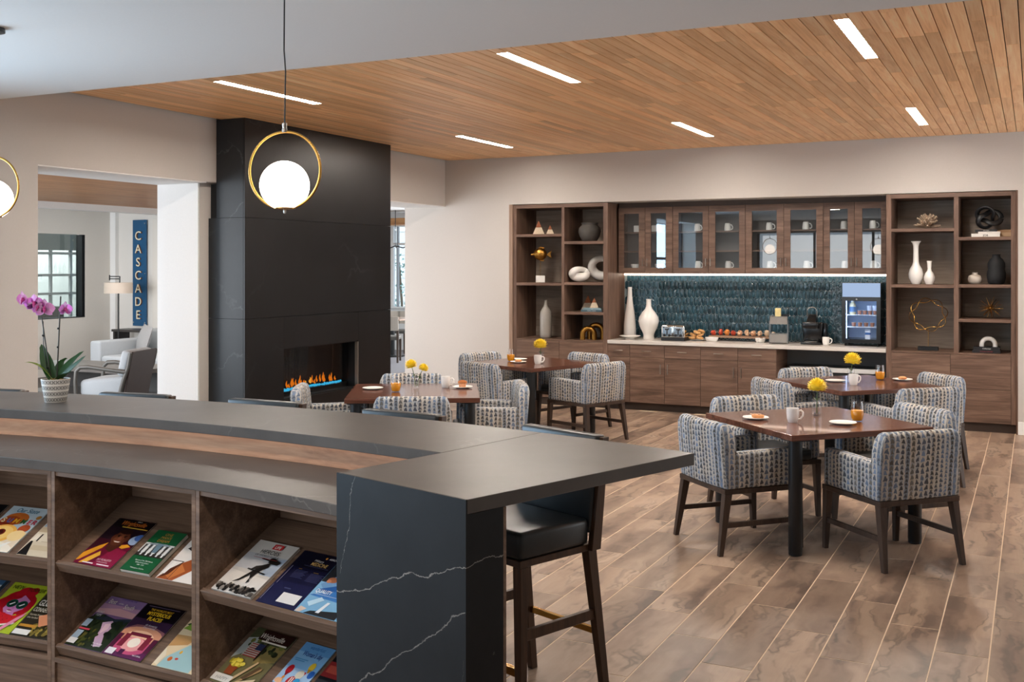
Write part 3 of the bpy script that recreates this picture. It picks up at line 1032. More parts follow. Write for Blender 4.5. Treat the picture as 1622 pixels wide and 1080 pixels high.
def vein_mat():
    m, t, out = nt('end_panel_marble')
    c = coords(t, rnd=False)
    e = Vector((PA[0] - PB_[0], PA[1] - PB_[1], 0))
    e /= e.length
    rel = nd(t, 'ShaderNodeVectorMath', {0: c, 1: (PB_[0], PB_[1], 0)}, operation='SUBTRACT').outputs[0]
    u = nd(t, 'ShaderNodeVectorMath', {0: rel, 1: tuple(e)}, operation='DOT_PRODUCT').outputs['Value']
    z = nd(t, 'ShaderNodeSeparateXYZ', {0: c}).outputs[2]
    w1 = nd(t, 'ShaderNodeTexNoise', {'Vector': c, 'Scale': 7.0, 'Detail': 6.0, 'Roughness': 0.65})
    wob = mth(t, 'MULTIPLY', mth(t, 'SUBTRACT', w1.outputs['Fac'], 0.5), 0.075)
    fine = nd(t, 'ShaderNodeTexNoise', {'Vector': c, 'Scale': 38.0, 'Detail': 4.0})
    tot = None
    for a, b_, cc, wd, st, lo, hi in ((-0.328, 1.0, -0.738, 0.0022, 0.75, -1, 2), (-0.69, 1.0, -0.386, 0.0028, 0.55, 0.0, 0.80), (1.0, -0.232, 0.168, 0.0014, 0.5, 0.80, 1.2), (1.0, -0.15, -0.50, 0.0010, 0.16, 0.3, 0.66)):
        ln = math.hypot(a, b_)
        d = mth(t, 'ADD', mth(t, 'ADD', mth(t, 'MULTIPLY', u, a / ln), mth(t, 'MULTIPLY', z, b_ / ln)), mth(t, 'ADD', wob, cc / ln))
        k = nd(t, 'ShaderNodeMapRange', {'Value': mth(t, 'ABSOLUTE', d), 'From Min': 0.0, 'From Max': wd, 'To Min': st, 'To Max': 0.0}).outputs[0]
        k = mth(t, 'MULTIPLY', k, mth(t, 'MULTIPLY', mth(t, 'GREATER_THAN', z, lo), mth(t, 'LESS_THAN', z, hi)))
        tot = k if tot is None else mth(t, 'MAXIMUM', tot, k)
    tot = mth(t, 'MULTIPLY', tot, mth(t, 'ADD', mth(t, 'MULTIPLY', fine.outputs['Fac'], 1.6), 0.1), clamp=True)
    cl_ = nd(t, 'ShaderNodeTexNoise', {'Vector': c, 'Scale': 4.0, 'Detail': 7.0, 'Roughness': 0.65})
    base = ramp(t, cl_.outputs['Fac'], [(0.3, '#0f1113'), (0.7, '#1a1d20')])
    return finish(m, t, out, mix(t, tot, base, lin('#a9a6a2')), 0.5, 0, fine.outputs['Fac'], 0.03, 0.002, 0.25)


ep = B().prism(q, 0, ZB - TH - 0.0005)
ep.prism([PA, (PA[0] + ru.x * (sk - .0004), PA[1] + ru.y * (sk - .0004)), (PB_[0] + ru.x * (sk - .0004), PB_[1] + ru.y * (sk - .0004)), PB_], ZB - TH - 0.0005, ZB)
wobj(ep, 'end_panel', vein_mat(), bar)
q2 = [(PA[0] + ru.x * dep, PA[1] + ru.y * dep), (PA[0] + ru.x * (dep + 0.012), PA[1] + ru.y * (dep + 0.012)), (PB_[0] + ru.x * (dep + 0.012), PB_[1] + ru.y * (dep + 0.012)), (PB_[0] + ru.x * dep, PB_[1] + ru.y * dep)]
wobj(B().prism(q2, 0, ZB - TH - 0.001), 'core_panel', MT['desk'], bar)
wobj(B().prism(arc(RR + 0.014, -17, 12.2) + arc(RR, 12.2, -17), ZL, ZB - TH), 'riser', MT['riser'], bar)
wobj(B().prism(arc(RR + 0.06, -17, 11.8) + arc(RR + 0.016, 11.8, -17), 0, ZB - TH), 'knee_panel', MT['desk'], bar)
tag(B().prism(arc(RR - 0.012, -16.8, 12.0) + arc(RR - 0.020, 12.0, -16.8), ZB - TH - 0.006, ZB - TH - 0.0005).obj('under_bar_light', emit('#ffe6d6', 1.8, 'bar_strip_glow')), 'thin lamp strip under the lip of the curved bar top', 'lamp')
low = thing('counter_shelf', 'lower curved dark stone shelf above the magazine cabinets', 'counter', (-3.3, 3.0, ZL))
wobj(B().prism(arc(RR - 0.001, -17, 12.25) + arc(RF, 12.25, -17), ZL - 0.04, ZL), 'stone_slab', MT['top'], low, bevel=0.002)

AL = R(28)
BAYS = [-15.67, -8.74, -1.81, 5.10, 12.03]
ZS = (0.572, 0.227)
bay_frames = []
bay_lab = ['at the far left end of the bar', 'second from the end panel on its left', 'in the middle of the view', 'next to the black end panel']
bay_lab = ['walnut magazine cabinet at the far left, cut off by the picture edge', 'walnut magazine cabinet holding the red-haired woman cover', 'walnut magazine cabinet holding the green book', 'walnut magazine cabinet beside the black stone end panel']
for k in range(4):
    P0, P1 = Vector((*pol(RBAY, BAYS[k]), 0)), Vector((*pol(RBAY, BAYS[k + 1]), 0))
    e = P1 - P0
    Lb = e.length
    rz = math.atan2(e.y, e.x)
    bay_frames.append((P0, rz, Lb))
    root = thing('magazine_cabinet', bay_lab[k], 'cabinet', P0, rz, 'magazine cabinets under the bar')
    D = 0.425
    t = 0.0215
    B().box(0.0005, t, 0, D, 0, ZL - 0.041).obj('side_panel', MT['desk'], root, bevel=0.001)
    B().box(Lb - t, Lb - 0.0005, 0, D, 0, ZL - 0.041).obj('side_panel', MT['desk'], root, bevel=0.001)
    B().box(t, Lb - t, D - 0.015, D, 0.18, ZL - 0.041).obj('back_panel', MT['desk'], root)
    B().box(t, Lb - t, 0.004, D - 0.016, ZL - 0.062, ZL - 0.041).obj('top_panel', MT['desk'], root)
    B().box(t, Lb - t, 0.0, D - 0.016, 0.163, 0.182).obj('bottom_panel', MT['desk'], root)
    B().box(t, Lb - t, 0.012, 0.03, 0.0, 0.162).obj('plinth', MT['desk'], root)
    for zl in ZS:
        f = lambda ys, n: (0.002 + ys * cos(AL) - n * sin(AL), zl + ys * sin(AL) + n * cos(AL))
        pts = [f(0.019, -0.024), f(0.44, -0.024), f(0.44, -0.006), f(0.019, -0.006)]
        s = B().prism(pts, t + 0.001, Lb - t - 0.001, lambda x, y, z: (z, x, y)).obj('slanted_shelf', MT['desk'], root)
        pts = [f(0.0, -0.044), f(0.0185, -0.044), f(0.0185, 0.002), f(0.0, 0.002)]
        B().prism(pts, t + 0.001, Lb - t - 0.001, lambda x, y, z: (z, x, y)).obj('lip', MT['desk'], s, bevel=0.001)


def shelf_point(bay, sh, x, ys, n=-0.0054):
    P0, rz, Lb = bay_frames[bay]
    y, z = 0.002 + ys * cos(AL) - n * sin(AL), ZS[sh] + ys * sin(AL) + n * cos(AL)
    return P0 + Vector((cos(rz) * x - sin(rz) * y, sin(rz) * x + cos(rz) * y, z)), rz


# ---------------------------------------------------------------- magazines
def rc(c, x0, y0, x1, y1):
    return (c, [(x0, y0), (x1, y0), (x1, y1), (x0, y1)])


def el(c, cx, cy, rx, ry, n=18, a0=0, a1=360):
    return (c, [(cx + rx * cos(R(a0 + (a1 - a0) * k / n)), cy + ry * sin(R(a0 + (a1 - a0) * k / n))) for k in range(n if a1 - a0 == 360 else n + 1)])


def pg(c, *p):
    return (c, list(p))


def tx(c, s, x, y, size, sx=1.0, align='CENTER', bold=0.0, shear=0.0):
    return (c, s, x, y, size, sx, align, bold, shear)


PAGES = plain('#d9d5cc', 0.7, name='page_edges')


def magazine(label, bay, sh, x, w, h, th, cover, layers, name='magazine', ys=0.021, cat='magazine', group='magazines in the slanted racks', back=None, twist=0.0):
    """A bound block of pages with a printed cover: flat ink shapes laid on the cover."""
    p, rz = shelf_point(bay, sh, x, ys)
    root = thing(name, label, cat, p, (AL, 0, rz + twist), group)
    cm = plain(cover, 0.32, name='cover_stock')
    B().box(0.001, w - 0.001, 0.001, h - 0.001, 0.0009, th - 0.0007).obj('pages', PAGES, root)
    b = B()
    b.box(0, w, 0, h, th - 0.0006, th)
    b.box(0, w, 0, h, 0, 0.0008)
    b.box(0, 0.0008, 0, h, 0.0008, th - 0.0006)
    b.obj('cover', cm, root)
    b = B()
    mats, idx = [], {}
    z = th + 0.0002
    for l in layers:
        if l[0] not in idx:
            idx[l[0]] = len(mats)
            mats.append(plain(l[0], 0.32, name='ink'))
        b.mi = idx[l[0]]
        if len(l) == 2:
            pts = [(min(max(a, 0.004), 0.996) * w, min(max(c, 0.004), 0.996) * h, z) for a, c in l[1]]
            b.poly(pts)
        else:
            _, s, tx_, ty, size, sx, al, bold, shear = l
            for pl in glyphs(s, 1.0, al, bold, shear):
                pts = [(tx_ * w + px * size * h * sx, ty * h + py * size * h, z) for px, py in pl]
                if all(0.001 < q[0] < w - 0.001 and 0.001 < q[1] < h - 0.001 for q in pts):
                    b.poly(pts)
        z += 0.00008
    b.obj('cover_print', mats, root, fix=False)
    return root


W_, H_ = 0.217, 0.279
rm = random.Random(21)


def foliage(cols, x0, x1, y0, y1, n, r=0.05):
    return [el(rm.choice(cols), rm.uniform(x0, x1), rm.uniform(y0, y1), r * rm.uniform(.5, 1.3), r * rm.uniform(.4, 1.0), 7) for _ in range(n)]


# middle cabinet, upper shelf
magazine('magazine with a smiling man in maroon and yellow robes', 2, 0, 0.103, W_, H_, 0.005, '#3b1220', [
    rc('#0e0a0c', 0, .80, 1, 1), rc('#20121c', 0, .55, 1, .82), el('#9fb6d8', .93, .60, .16, .10), el('#4b6fb4', .97, .66, .12, .07),
    pg('#6d1230', (0, .0), (1, 0), (1, .45), (.75, .5), (.3, .42), (0, .3)), pg('#8d1c40', (.45, .02), (1, .0), (1, .36), (.62, .40)),
    pg('#e9a22b', (0, .06), (0, .22), (.22, .40), (.36, .48), (.32, .30), (.10, .08)), pg('#f0b63f', (.10, .02), (.30, .04), (.46, .22), (.38, .30)), pg('#7a1434', (.02, .02), (.12, .02), (.38, .33), (.33, .36)),
    pg('#e9a22b', (.62, .44), (.84, .50), (.96, .46), (.80, .40)),
    pg('#4a241a', (.40, .36), (.60, .30), (.72, .44), (.70, .56), (.40, .56)), el('#5b3020', .53, .60, .19, .165, 20), el('#74402a', .50, .60, .12, .11, 16), el('#2a1410', .53, .74, .17, .055, 16), el('#5b3020', .345, .60, .035, .06), el('#5b3020', .72, .60, .035, .06),
    pg('#1e0e0a', (.40, .655), (.48, .665), (.48, .650), (.40, .642)), pg('#1e0e0a', (.57, .665), (.66, .655), (.66, .642), (.57, .650)), el('#120a08', .445, .63, .028, .013), el('#120a08', .61, .63, .028, .013),
    pg('#8a5038', (.50, .62), (.55, .62), (.575, .56), (.475, .56)), pg('#e8dcd2', (.44, .525), (.62, .525), (.58, .505), (.48, .505)), pg('#7d3f30', (.43, .53), (.63, .53), (.53, .545)),
    tx('#c9702a', 'Wrightsville', .52, .865, .135, .78, shear=.25), rc('#caa23c', .30, .815, .98, .835), tx('#e6d9c8', 'BEACH', .62, .955, .03), tx('#f4c9d4', 'JAY RUALISTO', .68, .12, .055, .8), tx('#f6e6ea', 'A life of service', .68, .08, .034), rc('#f6e6ea', .22, .03, .50, .05), rc('#f6e6ea', .60, .03, .92, .05)])
magazine('green hardcover book with black and white portico photo', 2, 0, 0.381, 0.16, 0.235, 0.017, '#175a33', [
    rc('#cfd4d2', .0, .36, 1, .68), rc('#2b2420', 0, .34, 1, .44), el('#8a9aa4', .5, .62, .42, .08)] + [rc('#e3e5e2' if i % 2 else '#3a3632', .05 + .09 * i, .38, .11 + .09 * i, .64) for i in range(11)] + [
    pg('#6d8897', (.42, .68), (.62, .68), (.60, .46), (.46, .46)), rc('#175a33', 0, .0, 1, .35), rc('#175a33', 0, .685, 1, 1), tx('#c08a34', 'ONE', .5, .88, .085), tx('#c08a34', "MAN'S", .5, .80, .085), tx('#c08a34', 'DREAM', .5, .72, .085), tx('#dfe8dc', 'Stories of the Old House', .5, .24, .040), tx('#dfe8dc', 'Edited from letters', .5, .19, .040), tx('#dfe8dc', '1900 - 1950', .5, .14, .036), tx('#dfe8dc', 'Wilmington, Carolina', .5, .06, .036)],
    name='book', cat='book', group=None, ys=0.022)
magazine('white magazine with dark figures and rusty orange shapes, right of the green book', 2, 0, 0.572, W_, H_, 0.005, '#e9e4dd', [
    pg('#1d1a1a', (0.1, .62), (.5, .98), (.9, .98), (.9, .5), (.35, .55)), pg('#dfe6ee', (0, .82), (.3, 1), (.0, 1)), pg('#a3542a', (.0, .0), (.22, .30), (.55, .52), (.7, .3), (.4, .0)), pg('#c87840', (.1, .1), (.3, .32), (.5, .2), (.3, .02)), pg('#5a2c18', (.05, .02), (.1, .18), (.3, .38), (.2, .1)), pg('#f3efe8', (.02, .12), (.08, .34), (.16, .34), (.10, .10)), rc('#2a2420', .0, .36, .28, .372), rc('#2a2420', .27, .0, .282, .37)])
# middle cabinet, lower shelf
magazine('magazine with pink dawn sky over a river between trees', 2, 1, 0.052, W_, H_, 0.005, '#7a5a86', [
    rc('#b58aa8', 0, .70, 1, 1), rc('#8a6f9c', 0, .85, 1, 1), pg('#d4a2a8', (0, .66), (1, .66), (1, .76), (.5, .80), (0, .74)), pg('#2c3440', (0, .52), (.3, .64), (.6, .60), (1, .66), (1, .5), (0, .5)), rc('#25301f', 0, 0, 1, .54), pg('#c9a8c4', (.40, .50), (.60, .56), (.74, .50), (.70, .30), (.86, .10), (.70, .06), (.55, .22), (.50, .38)), pg('#e2c4d2', (.50, .48), (.62, .52), (.66, .40), (.56, .30))]
    + foliage(['#1d2a1c', '#33411f', '#4d5527', '#5d5a2a'], .08, .55, .04, .34, 34) + foliage(['#152019', '#22301f'], .70, .98, .25, .56, 22) + foliage(['#1a2418', '#28361f'], .05, .35, .44, .62, 16) + [
    tx('#4a3a80', 'SUMMER IN THE', .58, .945, .045), tx('#e7dccf', 'Best', .22, .845, .125, .72), tx('#e7dccf', 'South', .72, .795, .125, .72), tx('#e7dccf', 'of the', .46, .86, .04), tx('#d7dade', 'ROAD', .16, .64, .06, .8), tx('#d7dade', 'TRIPS', .17, .58, .06, .8), rc('#c7485e', .02, .30, .30, .33), rc('#8ea3b8', .0, .36, .16, .50), rc('#9eb4c6', .03, .12, .2, .28), rc('#e8e8e6', .03, .03, .24, .13), tx('#f2efe9', 'Plus: the best', .78, .10, .036), tx('#f2efe9', 'small towns', .78, .06, .036)])
magazine('purple magazine with yellow title and a glowing stone circle', 2, 1, 0.272, W_, H_, 0.005, '#2a1c34', [
    rc('#3a2440', 0, .34, 1, .8), pg('#8a5a62', (0, .34), (1, .34), (1, .54), (.6, .62), (.2, .60), (0, .50)), el('#d99a7c', .5, .42, .52, .16), el('#f1c2a0', .5, .38, .36, .13), rc('#5d2450', 0, 0, 1, .30), el('#c5527a', .5, .22, .44, .16), el('#f2a6a4', .5, .25, .28, .13), el('#fff1e0', .5, .28, .14, .09), rc('#6d2036', .24, .40, .76, .46), rc('#82283c', .16, .18, .30, .42), rc('#82283c', .70, .18, .84, .42), rc('#541c38', .0, .12, .12, .40), rc('#541c38', .88, .14, 1, .40), rc('#4a1740', .34, .04, .46, .14),
    rc('#120d14', 0, .72, 1, 1), tx('#e2b021', "THE WORLD'S MOST", .5, .885, .056, .86, bold=.012), tx('#f0c52a', 'MYSTERIOUS', .5, .80, .094, .84, bold=.03), tx('#f0c52a', 'PLACES', .5, .705, .094, .9, bold=.03), tx('#c9c2cf', '40 Amazing', .55, .60, .05), tx('#c9c2cf', 'Discoveries', .55, .555, .05), rc('#ece7ea', .05, .02, .25, .13), tx('#f0eaf0', 'NATURAL', .82, .06, .036), rc('#6a5a70', .1, .955, .9, .965)])
magazine('magazine with pale map and sandy beach, at the right of the lower rack', 2, 1, 0.549, W_, H_, 0.005, '#e4cda6', [
    pg('#2f4a26', (0, .78), (0.4, .98), (.9, .98), (.9, .62), (.4, .72)), pg('#7fa03e', (.0, .70), (.5, .66), (.5, .78), (.1, .8)), pg('#c79a63', (0, .58), (.5, .60), (.4, .44), (0, .36)), pg('#9fc3c6', (.12, .0), (.16, .18), (.45, .44), (.9, .5), (.9, 0)), pg('#e9dcc0', (0, .05), (.12, .02), (.14, .20), (0, .34)), el('#d8702e', .28, .16, .05, .04), el('#e4b13c', .40, .30, .03, .03), el('#c84a38', .42, .18, .04, .02)])
# second cabinet, upper and lower shelves
magazine('summer magazine with cut peaches and a pale blue title', 1, 0, 0.330, W_, H_, 0.006, '#b9ccd6', [
    rc('#e9d8bd', 0, 0, 1, .45), el('#f3ead8', .4, .05, .6, .16), el('#c46a2c', .40, .72, .30, .14), el('#a3481e', .30, .66, .26, .11), el('#7d2c16', .20, .56, .22, .06), el('#f0b654', .38, .38, .36, .20, 22), el('#f7cf7a', .36, .39, .29, .155, 20), el('#6d2016', .34, .40, .12, .075, 14), el('#3d120c', .34, .40, .07, .045, 12), el('#b4502c', .82, .52, .14, .09), el('#e08a34', .14, .20, .2, .12), el('#f4d79a', .8, .36, .2, .12), pg('#8a9440', (.30, .02), (.50, .16), (.52, .02)), pg('#f1efe6', (.55, .04), (.75, .2), (.85, .22), (.62, .0)), tx('#2a6f8c', 'Our State', .50, .865, .135, .84, shear=.15), tx('#e6d9a8', 'S', .13, .62, .14, bold=.03), tx('#3d62a8', 'U', .29, .62, .14, bold=.03), tx('#e2a92a', 'M', .46, .62, .14, bold=.03), tx('#2f6a3c', 'M', .65, .62, .14, bold=.03), tx('#c23a48', 'E', .80, .62, .14, bold=.03), tx('#a82c40', 'R', .93, .62, .14, bold=.03), el('#b07a34', .92, .78, .06, .045)])
magazine('magazine showing a cream wooden house, right of the peach cover', 1, 0, 0.594, W_, H_, 0.005, '#d8cbb2', [
    pg('#9db2c4', (.02, .62), (.9, .66), (.9, 1), (.02, 1)), pg('#c9b594', (0, .48), (.9, .52), (.9, .66), (0, .60)), rc('#e4d9c2', .0, .30, .9, .50), pg('#171412', (0, .0), (.26, .0), (.10, .30), (.05, .30)), rc('#171412', .16, .30, .20, .46), rc('#b8a584', .30, .30, .9, .31), rc('#efe6d4', .05, .33, .15, .45), rc('#cdbc9c', .2, .12, .9, .22)])
magazine('dark magazine at the left picture edge beside the peach cover', 1, 0, 0.08, W_, H_, 0.005, '#23262a', [rc('#5a4a3a', .2, .1, .8, .6), rc('#101214', 0, .8, 1, 1), tx('#c0b090', 'HOME', .5, .85, .12)])
magazine('lime green magazine drawn with a red-haired woman in green sunglasses', 1, 1, 0.338, W_, H_, 0.005, '#a9b92c', [
    el('#a3101f', .50, .60, .40, .27, 22), el('#b01424', .50, .80, .20, .13), el('#b01424', .68, .84, .12, .10), el('#a3101f', .22, .50, .22, .2), el('#a3101f', .80, .56, .16, .2), pg('#c07ab0', (.30, .46), (.36, .72), (.56, .76), (.80, .66), (.78, .48), (.60, .38), (.40, .38)), pg('#c07ab0', (.46, .42), (.64, .42), (.72, .28), (.50, .28)), pg('#a3101f', (.30, .70), (.55, .78), (.52, .70), (.34, .62)), el('#12473a', .42, .575, .13, .085, 14, 0, 360), el('#12473a', .68, .565, .13, .085, 14), el('#0c1f1c', .42, .575, .09, .055), el('#0c1f1c', .68, .565, .09, .055), pg('#d9e2e4', (.36, .55), (.46, .61), (.48, .59), (.40, .54)), pg('#d9e2e4', (.62, .54), (.72, .60), (.74, .58), (.66, .53)), rc('#12473a', .52, .585, .60, .60), el('#e6d8d8', .50, .42, .055, .018), el('#7a1a30', .50, .435, .06, .012), el('#3c1430', .52, .485, .008, .006), el('#3c1430', .55, .485, .008, .006),
    pg('#c41c26', (0, .30), (.30, .38), (.70, .34), (.96, .42), (.9, .22), (.4, .12), (0, .14)), pg('#e9e0d4', (0, .14), (.4, .12), (.9, .22), (.88, .18), (.4, .09), (0, .115)), pg('#5d8a3c', (0, .115), (.4, .09), (.88, .18), (.86, .14), (.4, .05), (0, .08))] + [el('#2a0a0c', .08 + .08 * i, .24 + .03 * (i % 3), .008, .010, 6) for i in range(10)] + [
    pg('#e08aa4', (.60, .0), (.72, .02), (.96, .34), (.98, .44), (.84, .32)), tx('#2c3312', 'NEW', .23, .86, .11, .9), tx('#2c3312', 'YORKER', .72, .84, .11, .85, shear=.1)])
magazine('magazine titled with global connection over a dark green pineapple', 1, 1, 0.56, W_, H_, 0.005, '#2e281c', [
    rc('#3a3422', 0, .5, 1, 1)] + foliage(['#5a5a2c', '#2c331c', '#76703a'], .2, .8, .70, .97, 22) + foliage(['#7a6a2c', '#a08c40', '#3c3616'], .4, .9, .04, .24, 22, .07) + [
    pg('#d89068', (.3, .4), (.6, .5), (.8, .3), (.5, .2)), tx('#efe9dc', 'GLOBAL', .04, .60, .17, .62, 'LEFT', .015), tx('#e8e0cc', 'CONNECTION', .04, .48, .12, .55, 'LEFT'), tx('#cfc6ae', 'Stories from', .05, .40, .05, 1, 'LEFT'), tx('#cfc6ae', 'the harbor', .05, .34, .05, 1, 'LEFT'), rc('#c08a34', .03, .17, .45, .22), rc('#e6e3dc', .02, .02, .42, .12)])
magazine('blue-edged magazine at the left picture edge on the lower rack', 1, 1, 0.10, 0.205, H_, 0.005, '#3a5c80', [rc('#c9d3da', .08, .08, .9, .9), rc('#8fa8bc', .2, .3, .9, .8), rc('#27323c', .9, 0, 1, 1)])
# cabinet beside the end panel
soldier = [pg('#23211f', (.30, .18), (.36, .20), (.50, .40), (.60, .48), (.66, .46), (.62, .28), (.66, .24), (.62, .20), (.60, .30), (.54, .36), (.42, .22)), pg('#1b1a19', (.50, .40), (.62, .56), (.74, .62), (.78, .54), (.66, .44)), el('#1b1a19', .72, .66, .055, .045), el('#141312', .725, .685, .07, .025), pg('#1b1a19', (.66, .62), (.76, .70), (.94, .66), (.92, .60), (.78, .60)), pg('#1b1a19', (.46, .66), (.48, .68), (.70, .66), (.70, .64)), pg('#1b1a19', (.36, .44), (.38, .46), (.84, .42), (.84, .40)), pg('#2a2725', (.44, .44), (.50, .52), (.64, .56), (.60, .48))]
magazine('pale grey magazine with a running soldier statue', 3, 0, 0.067, W_, H_, 0.011, '#d3d0ca', [
    rc('#c3c6ca', 0, .45, 1, .75), pg('#a9b9cc', (.7, .40), (1, .40), (1, .75), (.8, .7)), pg('#e3dfd8', (0, .14), (1, .14), (1, .34), (0, .40))] + foliage(['#26221f', '#4c4640', '#8a847c', '#141210'], .04, .96, .03, .13, 46, .05) + soldier + [
    rc('#c8232b', .47, .86, .70, .955), tx('#f3efe9', 'LIFE', .585, .88, .075, .9, bold=.02), tx('#2a2726', 'HEROES', .52, .755, .105, .98), tx('#4b4745', 'OF WORLD WAR II', .52, .70, .048, 1.1), rc('#b0494a', .24, .668, .84, .674)])
magazine('navy magazine about medicine with a blank white mailing label', 3, 0, 0.309, 0.205, H_, 0.004, '#151736', [
    rc('#0c0e22', 0, .70, 1, 1), rc('#1d1f44', 0, 0, 1, .42), tx('#d6b06a', 'MEDICINE', .62, .77, .085, .76, bold=.012), tx('#d9d6cf', 'Military', .55, .845, .055), el('#d08a3a', .66, .93, .025, .02), tx('#e6e6ea', 'ARROW', .84, .915, .045, bold=.02), rc('#5a5f86', .3, .745, .9, .75)] + [rc('#3c4068', .22, .64 - .022 * i, .52 - .03 * (i % 3), .650 - .022 * i) for i in range(7)] + [rc('#3c4068', .62, .62 - .022 * i, .95 - .04 * (i % 2), .630 - .022 * i) for i in range(7)] + [rc('#8a6a34', .26, .665, .34, .675), rc('#8a6a34', .66, .645, .78, .655), rc('#4b4f74', .34, .30, .5, .32), rc('#e3e1df', .42, .07, .88, .24), rc('#8f90a8', .04, .05, .05, .33), rc('#8f90a8', .07, .36, .08, .7)])
magazine('magazine with people in light blue shirts, against the end panel', 3, 0, 0.508, W_, H_, 0.006, '#7fb3d6', [
    rc('#2a2c30', 0, .55, 1, 1), pg('#6f9cc8', (.05, .50), (.30, .74), (.9, .74), (.9, .44), (.2, .42)), pg('#2f63a8', (.05, .40), (.5, .56), (.9, .50), (.9, .36)), el('#a86a4a', .22, .60, .11, .05), el('#c48462', .16, .57, .05, .03), pg('#3f7cc0', (.0, .30), (.5, .44), (.9, .42), (.9, .26)), pg('#d7c2b0', (0, .0), (.12, .0), (.2, .08), (.05, .1)), pg('#26282c', (.2, .0), (.9, .0), (.9, .14), (.3, .06)), pg('#bcdcee', (.1, .18), (.3, .30), (.4, .26), (.2, .12)), pg('#e6edf2', (.42, .05), (.5, .24), (.56, .24), (.50, .05)), tx('#f2f3f4', 'QUALITY', .07, .36, .085, .78, 'LEFT', .015), tx('#f2f3f4', 'NEWS', .68, .36, .085, .78, 'LEFT', .015), rc('#dfe6ec', .1, .33, .9, .335)])
flag = [rc('#b8b2a6', .18, .50, .52, .74)] + [pg('#a23a38', (.20 + .02 * i * 0, .50 + .035 * i), (.54, .50 + .035 * i), (.54, .516 + .035 * i), (.20, .516 + .035 * i)) for i in range(7)] + [rc('#2c3454', .36, .63, .54, .74)]
magazine('magazine with a striped flag, yellow potted flowers and driftwood', 3, 1, 0.052, W_, H_, 0.005, '#6f6a48', [
    rc('#4a4e34', 0, .5, 1, 1), pg('#a8b0ac', (0, .42), (.2, .56), (.3, .86), (0, .8)), pg('#8a7a4a', (.55, .42), (1, .52), (1, .76), (.6, .76))] + foliage(['#3c4428', '#6d7038', '#2a2f1e'], .05, .95, .62, .84, 22) + flag + [rc('#2c201a', .53, .46, .555, .80),
    pg('#8a4424', (.16, .16), (.34, .16), (.37, .32), (.14, .32))] + foliage(['#d8c23a', '#b9a82c', '#e6d65a'], .10, .42, .32, .42, 20, .05) + [pg('#c9ad84', (.34, .0), (.42, .0), (.72, .44), (.68, .46)), pg('#a88a60', (.48, .0), (.54, .0), (.9, .34), (.88, .38)), pg('#d9c4a0', (.58, .04), (.94, .16), (.94, .20), (.58, .08)), pg('#5a4630', (.6, .16), (.8, .40), (.86, .38), (.7, .14)), rc('#dcd9d0', .0, .02, .46, .14), tx('#8a8a86', 'HAPPY', .24, .05, .075),
    rc('#2a1410', .24, .80, 1, .98), rc('#e3dccf', .36, .775, .98, .80), tx('#e9e2d6', 'Wrightsville', .54, .83, .13, .74, shear=.2)])
magazine('sky blue magazine covered with colourful hot air balloons', 3, 1, 0.325, 0.155, 0.20, 0.005, '#7fb2de', [
    rc('#5f9ad2', 0, .78, 1, 1), rc('#a6c8ea', 0, 0, 1, .4), tx('#1d5fa8', 'wanderlust', .5, .87, .12, .72, shear=.2), tx('#183a86', "Woman's day", .5, .70, .155, .58, shear=.15, bold=.02), rc('#4c92c8', .06, .60, .5, .62), rc('#4c92c8', .10, .56, .42, .58), el('#b8222c', .20, .34, .10, .11), pg('#8a1a22', (.14, .27), (.26, .27), (.22, .19), (.18, .19)), el('#e08a3c', .20, .15, .04, .04), el('#e6c23a', .76, .50, .09, .10), pg('#c8922c', (.70, .44), (.82, .44), (.78, .36), (.74, .36)), el('#c8323c', .70, .33, .04, .035), el('#2c62b4', .90, .34, .09, .09), el('#d8d4c4', .60, .28, .12, .10), el('#b8222c', .48, .10, .12, .12), rc('#f0e6dc', .44, .0, .47, .2), rc('#f0e6dc', .50, .0, .53, .2), el('#e6b48a', .14, .06, .12, .06), el('#39a0d8', .66, .12, .10, .08)], ys=0.095)
magazine('dark red and black magazine half hidden behind the end panel', 3, 1, 0.50, W_, H_, 0.005, '#16181c', [rc('#8c2a2a', .0, .55, .6, .80), rc('#b04a3c', .05, .62, .4, .74), rc('#2a2e34', 0, .2, .8, .5)])

